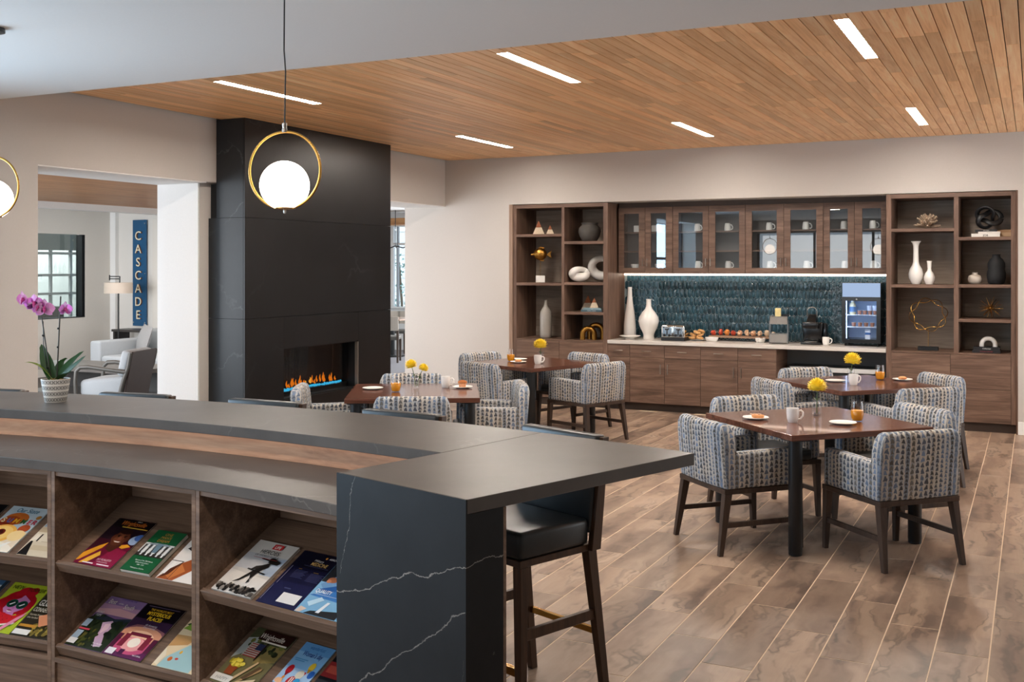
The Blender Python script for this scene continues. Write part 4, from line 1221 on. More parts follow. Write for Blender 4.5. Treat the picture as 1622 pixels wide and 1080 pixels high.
# ================================================================ bar stools
def make_stool(label):
    root = thing('bar_stool', label, 'stool', group='bar stools along the curved bar')
    w, d = 0.225, 0.22
    SW = MT['stoolwood']
    s = B().box(-w, w, -d, d - 0.045, 0.655, 0.765)
    s.obj('seat', MT['stool_leather'], root, bevel=0.022, seg=3, smooth=45)
    bk = B()
    bk.hexa([(-w, d - 0.05, 0.70), (w, d - 0.05, 0.70), (w, d + 0.01, 0.70), (-w, d + 0.01, 0.70), (-w, d - 0.01, 1.098), (w, d - 0.01, 1.098), (w, d + 0.052, 1.098), (-w, d + 0.052, 1.098)])
    bk.obj('backrest', MT['stool_leather'], root, bevel=0.012, seg=3, smooth=45)
    ap = B().box(-w + 0.004, w - 0.004, -d + 0.004, d - 0.004, 0.628, 0.655)
    ap.obj('apron', SW, root, bevel=0.002)
    for sx in (-1, 1):
        B().post((sx * (w - 0.008), -d + 0.012, 0), (0.030, 0.032), (sx * (w - 0.024), -d + 0.026, 0.629), 0.045).obj('leg', SW, root, bevel=0.002)
        B().post((sx * (w - 0.006), d + 0.055, 0), (0.030, 0.036), (sx * (w - 0.022), d - 0.028, 0.630), (0.042, 0.05)).obj('leg', SW, root, bevel=0.002)
        B().post((sx * (w + 0.006), d - 0.026, 0.632), (0.028, 0.054), (sx * (w + 0.006), d + 0.034, 1.09), (0.024, 0.040)).obj('back_upright', SW, root, bevel=0.002)
        B().bar((sx * (w - 0.015), -d + 0.03, 0.36), (sx * (w - 0.015), d - 0.0, 0.36), 0.022, 0.042).obj('stretcher', SW, root, bevel=0.002)
    B().bar((-w + 0.01, -d + 0.018, 0.215), (w - 0.01, -d + 0.018, 0.215), 0.024, 0.032).obj('foot_rail', MT['brass'], root, bevel=0.002)
    B().bar((-w + 0.01, d + 0.026, 0.275), (w - 0.01, d + 0.026, 0.275), 0.02, 0.026).obj('rear_stretcher', MT['brass'], root, bevel=0.002)
    return root


st = make_stool('grey leather bar stool seen under the overhanging right end of the bar')
st.location = (-1.915, 3.985, 0)
st.rotation_euler = (0, 0, R(-21))
labs = ['grey leather bar stool behind the bar in front of the black fireplace', 'grey leather bar stool behind the bar, in front of the nearest fireplace table', 'grey leather bar stool behind the bar by the white wall opening', 'grey leather bar stool behind the bar at the left picture edge']
for lab, (x, y) in zip(labs, [(-3.39, 4.432), (-2.516, 4.354), (-4.231, 4.38), (-5.165, 4.2)]):
    a = math.atan2(x - CX - 0.2, y - CY)
    c = Vector((x, y, 0)) - Vector((cos(a), -sin(a), 0)) * 0.235 - Vector((sin(a), cos(a), 0)) * 0.235
    dup(st, c, -a, lab)

# ================================================================ pendant lamps
def pendant(label, x, y, zr):
    root = thing('pendant_lamp', label, 'pendant lamp', (x, y, zr), R(12), 'ring pendant lamps over the bar')
    r = 0.160
    B().lathe([(0, 3.048 - zr), (0.062, 3.048 - zr), (0.062, 3.026 - zr), (0.0, 3.024 - zr)], 28).obj('canopy', MT['blackmetal'], root, smooth=40)
    B().tube([(0, 0, r + 0.03), (0.004, 0, r + 0.25), (-0.003, 0, 0.5), (0, 0, 3.03 - zr)], 0.0032, 8).obj('cord', MT['black'], root, smooth=60)
    B().lathe([(0, r - 0.004), (0.011, r - 0.002), (0.011, r + 0.012), (0.009, r + 0.014), (0.009, r + 0.022), (0.0105, r + 0.024), (0.010, r + 0.036), (0, r + 0.037)], 16).obj('socket', MT['nickel'], root, smooth=40)
    B().tube([(r * cos(2 * PI * k / 72), 0, r * sin(2 * PI * k / 72)) for k in range(72)], 0.0045, 10, closed=True, flat=1.3).obj('ring', MT['brass'], root, smooth=60)
    gz = -r + 0.097
    prof = [(0.042, -0.0945)] + [(0.1025 * sin(q), -0.1025 * cos(q)) for q in [R(24) + (PI - R(24)) * k / 18 for k in range(1, 18)]] + [(0, 0.1025)]
    B().lathe(prof, 36, (0, 0, gz)).obj('globe', emit('#fff0e2', GLOBE_W, 'opal_glow'), root, smooth=80)
    B().lathe([(0, -0.101), (0.020, -0.101), (0.046, -0.0965), (0.047, -0.090), (0, -0.090)], 24, (0, 0, gz)).obj('globe_cap', MT['brass'], root, smooth=40)
    B().lathe([(0, -0.117), (0.005, -0.115), (0.006, -0.103), (0, -0.101)], 12, (0, 0, gz)).obj('finial', MT['nickel'], root, smooth=40)
    return root


pendant('brass ring pendant with glowing white globe in front of the fireplace', -2.793, 3.541, 2.199)
pendant('brass ring pendant with glowing globe at the left picture edge', -4.895, 3.789, 2.216)

# ================================================================ orchid on the bar
orch = thing('potted_orchid', 'pink orchid in a white patterned pot on the stone bar', 'plant', (-4.38, 3.749, ZB), R(26))
B().lathe([(0, 0), (0.048, 0), (0.051, 0.003), (0.069, 0.112), (0.0685, 0.115), (0.064, 0.115), (0.061, 0.10), (0, 0.10)], 32).obj('pot', pot_mat(), orch, smooth=40)
b = B()
ro = random.Random(4)
for k in range(26):
    a, r = ro.uniform(0, 2 * PI), ro.uniform(0, 0.052)
    b.ball((r * cos(a), r * sin(a), 0.103 + ro.uniform(0, .008)), ro.uniform(0.006, 0.012), 6, 4)
tag(b.obj('bark_chips', plain('#9a8256', 0.9, var=0.3), orch), kind='stuff')


def leaf(path, width, up=(0, 0, 1)):
    """A strap leaf: curved blade with a fold along its midrib."""
    b = B()
    n = len(path)
    rows = []
    for i, p in enumerate(path):
        p = Vector(p)
        d = (Vector(path[min(i + 1, n - 1)]) - Vector(path[max(i - 1, 0)])).normalized()
        sd = d.cross(Vector(up)).normalized()
        t = i / (n - 1)
        w = width * (0.45 + 0.55 * sin(PI * min(1, t * 1.15 + .08))) if t < 0.85 else width * (1 - t) / 0.15 * 0.55
        nn = sd.cross(d)
        rows.append([p + sd * w + nn * w * 0.25, p, p - sd * w + nn * w * 0.25])
    vs = [[b.bm.verts.new(q) for q in r] for r in rows]
    for i in range(n - 1):
        for j in (0, 1):
            b.face([vs[i][j], vs[i][j + 1], vs[i + 1][j + 1], vs[i + 1][j]])
    ext = bmesh.ops.solidify(b.bm, geom=b.bm.faces[:], thickness=0.0015)
    return b


lg = plain('#2f5a2a', 0.35, var=0.25, scale=14, name='orchid_leaf')
ly = plain('#8fa23c', 0.4, var=0.2, scale=14, name='pale_leaf')


def quad(p0, p1, p2, n=9):
    p0, p1, p2 = Vector(p0), Vector(p1), Vector(p2)
    return [p0 * (1 - t) ** 2 + p1 * 2 * t * (1 - t) + p2 * t * t for t in [k / n for k in range(n + 1)]]


for (p1, p2, w, m, up) in [((-0.06, 0.01, 0.22), (-0.085, 0.03, 0.285), 0.030, lg, (0.3, -1, 0.2)), ((-0.06, -0.03, 0.20), (-0.145, -0.02, 0.198), 0.026, ly, (0, 0, 1)), ((-0.05, 0.03, 0.15), (-0.09, 0.05, 0.16), 0.022, lg, (0, 0, 1)),
                           ((0.05, 0.02, 0.19), (0.126, 0.04, 0.25), 0.024, lg, (0, -0.8, 1)), ((0.08, -0.02, 0.16), (0.160, -0.02, 0.232), 0.024, lg, (0, -0.7, 1)), ((0.06, -0.05, 0.14), (0.118, -0.07, 0.158), 0.024, lg, (0, 0, 1)), ((0.0, 0.04, 0.2), (0.03, 0.07, 0.21), 0.022, lg, (0, 1, 1))]:
    leaf(quad((p1[0] * 0.15, p1[1] * 0.15, 0.10), p1, p2), w, up).obj('leaf', m, orch, smooth=60)
stm = plain('#2b2a22', 0.5, name='orchid_stem')
s1 = quad((-0.02, 0.0, 0.10), (-0.045, 0.0, 0.25), (-0.066, 0.0, 0.40)) + quad((-0.068, 0, 0.42), (-0.075, 0, 0.47), (-0.15, 0.0, 0.505), 5)
s2 = quad((0.005, 0.0, 0.10), (0.016, 0.0, 0.30), (0.025, 0.0, 0.525))
B().tube(s1, [0.0032] * 10 + [0.0026] * 6, 8).obj('stem', stm, orch, smooth=60)
B().tube(s2, [0.0036] * 10, 8).obj('stem', stm, orch, smooth=60)
B().tube([(-0.035, 0.005, 0.10), (-0.062, 0.004, 0.28), (-0.064, 0.003, 0.40)], 0.0022, 6).obj('stake', plain('#1d1d1b', 0.6), orch)
for z, x in ((0.33, -0.062), (0.272, 0.012), (0.365, 0.014), (0.17, -0.04)):
    B().ball((x, -0.004, z), 0.0055, 8, 5).obj('clip', MT['black'], orch, smooth=60)
pk = plain('#e3a3d4', 0.55, var=0.25, scale=45, name='orchid_petal')
pk2 = plain('#efc9e8', 0.55, var=0.2, scale=45, name='orchid_petal_pale')
lipm = plain('#b0367c', 0.5, var=0.3, scale=60, name='orchid_lip')


def petal(w, h, cup):
    b = B()
    n, m = 6, 4
    vs = []
    for i in range(n + 1):
        t = i / n
        ww = w * math.sin(PI * min(0.999, max(0.03, t ** 0.75))) ** 0.7
        vs.append([b.bm.verts.new((ww * (j / m * 2 - 1) / 1, -cup * ((j / m * 2 - 1) ** 2) * h * 0.4 - cup * t * t * h * .5, t * h)) for j in range(m + 1)])
    for i in range(n):
        for j in range(m):
            b.face([vs[i][j], vs[i][j + 1], vs[i + 1][j + 1], vs[i + 1][j]])
    bmesh.ops.solidify(b.bm, geom=b.bm.faces[:], thickness=0.0008)
    return b


pm_w = petal(0.021, 0.036, 0.3).mesh('petal', pk, smooth=70)
pm_n = petal(0.012, 0.034, 0.2).mesh('petal', pk2, smooth=70)
for (x, z, yaw, pit, sc) in [(-0.152, 0.512, -30, 10, 1.05), (-0.100, 0.492, 15, 5, 1.15), (-0.052, 0.464, 25, -5, 1.2), (-0.076, 0.474, -15, 0, 1.05), (0.050, 0.462, 60, 0, 0.95)]:
    f = B()
    f.tube([(0, 0.004, 0), (0, -0.012, -0.004), (0, -0.018, -0.016)], [0.006, 0.0065, 0.002], 8)
    f.ball((0, -0.008, 0.003), 0.0055, 8, 5)
    fo = f.obj('flower', lipm, orch, (x, -0.012, z), smooth=60)
    fo.rotation_euler = (R(pit), 0, R(yaw))
    fo.scale = (sc * 1.2,) * 3
    for ang, me in ((90, pm_w), (-90, pm_w), (0, pm_n), (130, pm_n), (-130, pm_n)):
        link('petal', me, fo, (0, 0, 0), (0, R(ang), 0))

# ================================================================ dining tables and patterned armchairs
def make_table(label, x, y, rot):
    root = thing('dining_table', label, 'table', (x, y, 0), R(rot), 'square dining tables')
    h = 0.5335
    B().box(-h, h, -h, h, 0.724, 0.762).obj('tabletop', MT['table'], root, bevel=0.004, seg=2)
    for sx in (-1, 1):
        for sy in (-1, 1):
            l = B().lathe([(0, 0), (0.038, 0), (0.042, 0.004), (0.042, 0.028), (0.0435, 0.03), (0.0435, 0.715), (0, 0.715)], 24, (sx * 0.452, sy * 0.452, 0)).obj('leg', MT['blackmetal'], root, smooth=40)
            B().cbox((sx * 0.452, sy * 0.452, 0.7195), (0.13, 0.13, 0.008)).obj('mounting_plate', MT['blackmetal'], root)
    return root


FB, LW = MT['fabric'], MT['legwood']


def make_chair(label):
    root = thing('armchair', label, 'chair', group='patterned dining armchairs')
    w = 0.295
    bk = B()
    # front and rear faces of the back as a gently rounded panel
    n = 8
    prof = []
    for sgn in (1,):
        top = [(-w, 0.41), (-w - 0.004, 0.60), (-w + 0.004, 0.76), (-w + 0.018, 0.797), (-w + 0.045, 0.812), (-0.12, 0.818), (0.12, 0.818), (w - 0.045, 0.812), (w - 0.018, 0.797), (w - 0.004, 0.76), (w + 0.004, 0.60), (w, 0.41)]
    yb = lambda z: 0.300 + (z - 0.41) * 0.085
    yf = lambda z: 0.205 + (z - 0.41) * 0.10
    cur = lambda x: -0.020 * (x / w) ** 2
    xs = [-1, -0.66, -0.33, 0, 0.33, 0.66, 1]
    zs = [0.41, 0.5, 0.6, 0.7, 0.765, 0.805, 0.818]
    fr, rr = [], []
    for zz in zs:
        wk = w if zz < 0.76 else w - (0.012 if zz < 0.80 else 0.030 if zz < 0.81 else 0.050)
        rf_ = 0 if zz < 0.80 else (0.010 if zz < 0.81 else 0.030)
        fr.append([bk.bm.verts.new((q * wk, yf(zz) + rf_ + cur(q * w), zz)) for q in xs])
        rr.append([bk.bm.verts.new((q * wk, yb(zz) - rf_ + cur(q * w) * 0.9, zz)) for q in xs])
    for i in range(len(zs) - 1):
        for j in range(len(xs) - 1):
            bk.face([fr[i][j], fr[i][j + 1], fr[i + 1][j + 1], fr[i + 1][j]])
            bk.face([rr[i][j + 1], rr[i][j], rr[i + 1][j], rr[i + 1][j + 1]])
        bk.face([fr[i][0], fr[i + 1][0], rr[i + 1][0], rr[i][0]])
        bk.face([fr[i + 1][-1], fr[i][-1], rr[i][-1], rr[i + 1][-1]])
    for j in range(len(xs) - 1):
        bk.face([fr[-1][j], fr[-1][j + 1], rr[-1][j + 1], rr[-1][j]])
        bk.face([fr[0][j + 1], fr[0][j], rr[0][j], rr[0][j + 1]])
    bk.obj('backrest', FB, root, bevel=0.014, seg=2, smooth=50, uv=True)
    for s in (-1, 1):
        a = B()
        xo, xi = s * w, s * (w - 0.082)
        x0, x1 = min(xo, xi), max(xo, xi)
        a.hexa([(x0, -0.268, 0.41), (x1, -0.268, 0.41), (x1, 0.215, 0.41), (x0, 0.215, 0.41), (x0, -0.262, 0.648), (x1, -0.262, 0.648), (x1, 0.222, 0.636), (x0, 0.222, 0.636)])
        a.obj('arm', FB, root, bevel=0.024, seg=3, smooth=50, uv=True)
    B().box(-w + 0.086, w - 0.086, -0.30, 0.20, 0.412, 0.486).obj('seat', MT['leather'], root, bevel=0.02, seg=3, smooth=50)
    B().box(-w + 0.006, w - 0.006, -0.285, 0.292, 0.378, 0.410).obj('apron', LW, root, bevel=0.003)
    for s in (-1, 1):
        B().post((s * (w - 0.024), -0.272, 0), 0.030, (s * (w - 0.03), -0.256, 0.379), 0.047).obj('leg', LW, root, bevel=0.002)
        B().post((s * (w - 0.012), 0.322, 0), 0.030, (s * (w - 0.032), 0.262, 0.379), (0.047, 0.052)).obj('leg', LW, root, bevel=0.002)
        B().bar((s * (w - 0.026), -0.262, 0.185), (s * (w - 0.022), 0.292, 0.185), 0.020, 0.032).obj('stretcher', LW, root, bevel=0.002)
    return root


TABLES = dict(A=(-1.337, 7.366, 45), B=(-1.435, 9.89, 45), C=(-4.653, 7.617, 29.5), D=(-4.89, 10.446, 69))
TN = dict(A='nearest square wooden table at the right', B='square wooden table in front of the mini fridge', C='square wooden table in front of the fireplace', D='square wooden table in front of the left bookcase')
for k, (x, y, r) in TABLES.items():
    make_table(TN[k], x, y, r)
CH = [
    ('A', -0.592, 6.77, 135, 'patterned armchair nearest the camera, its back toward us at right'),
    ('A', -1.945, 6.695, 46, 'patterned armchair whose blue-lit back faces the bar corner'),
    ('A', -2.000, 8.070, -45, 'patterned armchair on the far left side of the nearest right table'),
    ('A', -0.674, 8.030, 225, 'patterned armchair on the far right side of the nearest right table'),
    ('B', -2.017, 9.345, 43, 'patterned armchair at the near left side of the fridge table'),
    ('B', -1.929, 10.464, -45, 'patterned armchair beyond the fridge table, against the open knee space'),
    ('B', -0.737, 9.201, 132, 'patterned armchair at the near right side of the fridge table'),
    ('B', -0.670, 10.332, 222, 'patterned armchair beyond the fridge table, before the right bookcase drawers'),
    ('C', -5.113, 8.320, 299, 'patterned armchair on the far side of the fireplace table'),
    ('C', -4.272, 6.954, 118, 'patterned armchair with its back to the bar at the fireplace table'),
    ('C', -5.47, 7.07, 30, 'patterned armchair right in front of the electric fire'),
    ('C', -3.881, 8.154, 212, 'patterned armchair at the right side of the fireplace table'),
    ('D', -5.640, 10.730, -23, 'patterned armchair nearest the white wall at the bookcase table'),
    ('D', -5.070, 9.680, 69, 'patterned armchair at the near left of the bookcase table'),
    ('D', -3.904, 10.215, 158, 'patterned armchair at the near right of the bookcase table, back toward us'),
    ('D', -4.545, 11.255, 250, 'patterned armchair on the far side of the bookcase table by the cabinets'),
]
c0 = None
for t, x, y, f, lab in CH:
    tx0, ty0, tr = TABLES[t]
    fr_ = R(tr + 90 * round((f - tr) / 90))
    dx, dy = x - tx0, y - ty0
    al_, lt_ = -(dx * cos(fr_) + dy * sin(fr_)), -dx * sin(fr_) + dy * cos(fr_)
    al_, lt_ = min(max(al_, 0.895), 1.02), min(max(lt_, -0.10), 0.10)
    x, y = tx0 - al_ * cos(fr_) - lt_ * sin(fr_), ty0 - al_ * sin(fr_) + lt_ * cos(fr_)
    loc = (x + 0.31 * cos(R(f)), y + 0.31 * sin(R(f)), 0)
    if c0 is None:
        c0 = make_chair(lab)
        c0.location = loc
        c0.rotation_euler = (0, 0, R(f + 90))
    else:
        dup(c0, loc, R(f + 90), lab)

# ---------------------------------------------------------------- things on the tables
ZT = 0.7622
CE = MT['ceramic']


def mug_mesh(h=0.095, r=0.041):
    return B().lathe([(0, 0), (r * 0.72, 0), (r * 0.78, 0.003), (r * 0.93, h * 0.3), (r, h * 0.62), (r * 1.02, h), (r * 0.95, h), (r * 0.9, h * 0.6), (r * 0.7, 0.008), (0, 0.007)], 28)


def handle_mesh(h=0.095, r=0.041):
    return B().tube([(r * 0.97, 0, h * 0.80), (r * 1.35, 0, h * 0.84), (r * 1.68, 0, h * 0.70), (r * 1.66, 0, h * 0.46), (r * 1.32, 0, h * 0.24), (r * 0.86, 0, h * 0.20)], 0.0052, 8, flat=1.3)


def make_mug(label, loc, rz, group='white mugs on the tables'):
    root = thing('mug', label, 'mug', loc, rz, group)
    mug_mesh().obj('cup', CE, root, smooth=45)
    handle_mesh().obj('handle', CE, root, smooth=60)
    return root


def make_plate(label, loc, r=0.088, name='plate', cat='plate', group='white plates on the tables'):
    o = B().lathe([(0, 0), (r * 0.55, 0), (r * 0.62, 0.003), (r, 0.014), (r * 0.99, 0.0165), (r * 0.62, 0.006), (0, 0.0055)], 36).obj(name, CE, None, loc, smooth=45)
    return tag(o, label, cat, group)


JU = plain('#f0a21e', 0.25, var=0.05, name='orange_juice')


def make_juice(label, loc):
    root = thing('juice_glass', label, 'glass', loc, 0, 'juice glasses on the tables')
    B().lathe([(0, 0), (0.028, 0), (0.036, 0.012), (0.043, 0.04), (0.0425, 0.062), (0.036, 0.112), (0.0348, 0.112), (0.0413, 0.062), (0.0418, 0.04), (0.035, 0.013), (0.027, 0.004), (0, 0.004)], 28).obj('glass', MT['glass'], root, smooth=50)
    B().lathe([(0, 0.0045), (0.0268, 0.0045), (0.0345, 0.0135), (0.0412, 0.04), (0.0408, 0.060), (0, 0.060)], 28).obj('juice', JU, root, smooth=50)
    for ch in root.children:
        ch.scale = (1, 1, 1.22)
    return root


def make_bud_vase(label, loc, rz):
    root = thing('bud_vase', label, 'vase', loc, rz, 'small glass vases on the tables')
    b = B()
    h = 0.118
    b.lathe([(0, 0), (0.031, 0), (0.033, 0.003), (0.033, h), (0.0305, h), (0.0305, 0.014), (0, 0.013)], 20)
    b.obj('glass', MT['glass'], root, smooth=40)
    B().lathe([(0, 0.0145), (0.030, 0.0145), (0.030, 0.075), (0, 0.075)], 20).obj('water', thin_glass('water', (0.95, 0.97, 0.97, 1), 0.02), root, smooth=40)
    return root


def bloom_mesh(r, seed):
    """A dense pompon of overlapping narrow petals."""
    rr = random.Random(seed)
    b = B()
    b.ball((0, 0, 0.005), r * 0.62, 12, 7, rz=r * 0.45)
    for ring in range(9):
        el_ = R(-28 + 14.5 * ring)
        n = max(4, int(22 * cos(el_) + 1))
        for k in range(n):
            a = 2 * PI * (k + 0.5 * (ring % 2) + rr.uniform(-.2, .2)) / n
            d = Vector((cos(a) * cos(el_), sin(a) * cos(el_), sin(el_) * 0.80))
            s = Vector((-sin(a), cos(a), 0))
            u = d.cross(s)
            L1 = r * rr.uniform(0.90, 1.06)
            w = r * 0.13
            p0, p1, p2 = d * (r * 0.45), d * (L1 * 0.82) + u * 0.002, d * L1 + Vector((0, 0, r * 0.10))
            vs = [b.bm.verts.new(q) for q in (p0 - s * w * .5, p0 + s * w * .5, p1 + s * w, p2 + s * w * .3, p2 - s * w * .3, p1 - s * w)]
            b.face([vs[0], vs[1], vs[2], vs[5]])
            b.face([vs[5], vs[2], vs[3], vs[4]])
    return b


def make_flower(label, loc, lean, r=0.055, h=0.185, seed=1):
    root = thing('chrysanthemum', label, 'flower', loc, 0, 'yellow flowers on the tables')
    lx, ly_ = lean
    top = Vector((lx, ly_, h))
    B().tube(quad((0, 0, 0.016), (lx * .2, ly_ * .2, h * .6), top), 0.003, 6).obj('stem', MT['green'], root, smooth=60)
    r *= 1.12
    bl = bloom_mesh(r, seed).obj('blossom', MT['yellow'], root, top, smooth=70)
    bl.rotation_euler = (-ly_ * 5, lx * 5, 0)
    for k in (0, 1):
        leaf(quad((lx * .4, ly_ * .4, h * .5), (0.02 * (1 - 2 * k), 0.02, h * .62), (0.034 * (1 - 2 * k), 0.025, h * .60), 5), 0.008).obj('leaf', MT['green'], root, smooth=60)
    return root


PASTRY = plain('#c98a55', 0.6, var=0.25, scale=50, bstr=0.3, name='baked_pastry')
ICING = plain('#e8c9a8', 0.45, var=0.1, scale=50, name='icing')


def make_danish(label, loc, rz):
    root = thing('pastry', label, 'pastry', loc, rz, 'pastries on the table plates')
    sp = [(0.005 + 0.0042 * k * cos(k * 0.62), 0.0045 * k * sin(k * 0.62) * 0.85, 0.014 + 0.004 * (1 - k / 11)) for k in range(0, 12)]
    B().tube(sp, [0.010] + [0.0125] * 10 + [0.006], 8).obj('bun', PASTRY, root, smooth=70)
    B().tube([(-0.035 + 0.014 * k, 0.012 * (-1) ** k, 0.0285) for k in range(6)], 0.0022, 6).obj('icing', ICING, root, smooth=60)
    return root


def make_muffin(label, loc):
    root = thing('muffin', label, 'muffin', loc)
    n = 28
    b = B()
    rows = []
    for z, r in ((0, 0.026), (0.038, 0.034)):
        rows.append([b.bm.verts.new(((r + (0.0016 if k % 2 else -0.0016)) * cos(2 * PI * k / n), (r + (0.0016 if k % 2 else -0.0016)) * sin(2 * PI * k / n), z)) for k in range(n)])
    for k in range(n):
        b.face([rows[0][k], rows[0][(k + 1) % n], rows[1][(k + 1) % n], rows[1][k]])
    b.face(rows[0][::-1])
    b.face(rows[1])
    b.obj('paper_case', plain('#d99a70', 0.7), root)
    B().lathe([(0, 0.036), (0.038, 0.036), (0.041, 0.043), (0.036, 0.053), (0.02, 0.062), (0, 0.064)], 20).obj('crown', plain('#a85f28', 0.6, var=0.3, scale=60, bstr=0.3), root, smooth=60)
    return root


def make_bun(label, loc, rz):
    root = thing('filled_bun', label, 'bun', loc, rz, 'buns on the table plates')
    B().ball((0, 0, 0.016), 0.040, 16, 8, rz=0.016, ry=0.030).obj('bun', plain('#d9a26c', 0.6, var=0.2, scale=40), root, smooth=70)
    B().tube([(-0.036, -0.010, 0.017), (-0.01, -0.031, 0.018), (0.02, -0.029, 0.017), (0.036, -0.008, 0.018)], 0.004, 6).obj('filling', plain('#b5653a', 0.6), root, smooth=60)
    return root


tl = dict(A='nearest right table', B='fridge table', C='fireplace table', D='bookcase table')
make_plate('empty white plate on the nearest right table', (-1.13, 7.235, ZT))
make_plate('white plate under an iced pastry on the nearest right table', (-1.70, 7.214, ZT))
make_danish('iced swirl pastry on a plate on the nearest right table', (-1.70, 7.214, ZT + 0.006), R(20))
make_mug('white mug on the nearest right table', (-1.444, 7.176, ZT), R(26))
make_juice('glass half full of orange juice on the nearest right table', (-1.065, 7.415, ZT))
make_bud_vase('small clear glass vase holding one yellow flower, nearest right table', (-1.36, 7.586, ZT), 0)
make_flower('large round yellow chrysanthemum on the nearest right table', (-1.36, 7.586, ZT), (0.004, -0.012), 0.062, 0.200, 1)

make_plate('empty white plate on the fridge table', (-1.605, 9.87, ZT))
make_plate('white plate under a filled bun on the fridge table', (-1.076, 10.248, ZT))
make_bun('split golden bun on a plate on the fridge table', (-1.076, 10.248, ZT + 0.006), R(30))
make_mug('white mug on the fridge table', (-1.421, 9.675, ZT), R(40))
make_juice('glass of orange juice on the fridge table', (-1.266, 10.215, ZT))
make_bud_vase('small clear glass vase behind the mug on the fridge table', (-1.49, 9.99, ZT), 0)
make_flower('drooping yellow chrysanthemum on the fridge table', (-1.49, 9.99, ZT), (0.015, -0.01), 0.072, 0.190, 2)

make_plate('empty white plate on the fireplace table', (-5.015, 7.534, ZT))
make_plate('white plate under a muffin on the fireplace table', (-4.38, 7.95, ZT))
make_muffin('brown muffin in a paper case on the fireplace table', (-4.38, 7.95, ZT + 0.006))
make_mug('white mug on the fireplace table', (-4.532, 7.928, ZT), R(30))
make_juice('short glass of orange juice on the fireplace table', (-4.743, 7.466, ZT))
make_bud_vase('small clear glass vase with two yellow flowers, fireplace table', (-4.741, 7.773, ZT), 0)
make_flower('left of two yellow chrysanthemums on the fireplace table', (-4.741, 7.773, ZT), (-0.030, -0.02), 0.052, 0.195, 3)
make_flower('right, smaller of two yellow chrysanthemums on the fireplace table', (-4.727, 7.780, ZT), (0.056, 0.01), 0.042, 0.170, 4)

make_plate('white plate under a round bun on the bookcase table', (-4.992, 10.308, ZT))
make_bun('round pale bun on a plate on the bookcase table', (-4.992, 10.308, ZT + 0.006), R(10))
make_plate('empty white plate at the far side of the bookcase table', (-5.13, 10.62, ZT))
make_mug('white mug on the bookcase table', (-4.741, 10.266, ZT), R(35))
make_juice('glass of orange juice on the bookcase table', (-5.143, 10.43, ZT))
make_bud_vase('small clear glass vase behind the mug on the bookcase table', (-4.80, 10.47, ZT), 0)
make_flower('yellow chrysanthemum on the bookcase table', (-4.80, 10.47, ZT), (0.0, -0.015), 0.070, 0.190, 5)
# ================================================================ things on the bookcase shelves
YS = 12.80


def lathe_thing(name, label, cat, loc, prof, mat, n=32, group=None, smooth=50, bump=None):
    o = B().lathe(prof, n).obj(name, mat, None, loc, smooth=smooth)
    return tag(o, label, cat, group)


RUST = plain('#8a4a24', 0.5, var=0.25, scale=30, name='rust_glaze')
CHALK = plain('#c9b8a0', 0.7, var=0.25, scale=60, name='chalk_stone')


def pyramid(label, loc, h, rz, group='stone pyramids'):
    root = thing('stone_pyramid', label, 'pyramid', loc, R(rz), group)
    w = h * 0.42
    k = 0.50
    B().hexa([(-w, -w, 0), (w, -w, 0), (w, w, 0), (-w, w, 0)] + [(sx * w * (1 - k), sy * w * (1 - k), h * k) for sx, sy in ((-1, -1), (1, -1), (1, 1), (-1, 1))]).obj('stone_base', CHALK, root, bevel=0.002)
    b = B()
    vs = [b.bm.verts.new((sx * w * (1 - k), sy * w * (1 - k), h * k + .0005)) for sx, sy in ((-1, -1), (1, -1), (1, 1), (-1, 1))]
    t = b.bm.verts.new((0, 0, h))
    b.face(vs[::-1])
    for i in range(4):
        b.face([vs[i], vs[(i + 1) % 4], t])
    b.obj('wooden_tip', RUST, root, bevel=0.001)
    return root


pyramid('large wood-tipped stone pyramid, top left shelf of the left bookcase', (-5.90, YS, 2.2235), 0.185, 25)
pyramid('small wood-tipped stone pyramid beside the large one on the top left shelf', (-5.725, YS - .02, 2.2235), 0.125, 25)
pyramid('wood-tipped pyramid behind the books, lower right of the left bookcase', (-5.29, YS + 0.24, 1.2185), 0.205, 12)

jar = lathe_thing('clay_jar', 'round dark clay jar, top right shelf of the left bookcase', 'jar', (-5.171, YS, 2.1245), [(0.0, 0.0), (0.0782, 0.0), (0.0966, 0.0092), (0.1306, 0.069), (0.1454, 0.1242), (0.138, 0.1748), (0.1058, 0.207), (0.0994, 0.2134), (0.103, 0.2254), (0.1104, 0.241), (0.103, 0.241), (0.0902, 0.2162), (0.1196, 0.1656), (0.0736, 0.0184), (0.0, 0.0138)], plain('#4b4844', 0.8, var=0.25, scale=14, bstr=0.2, name='clay'), 36)

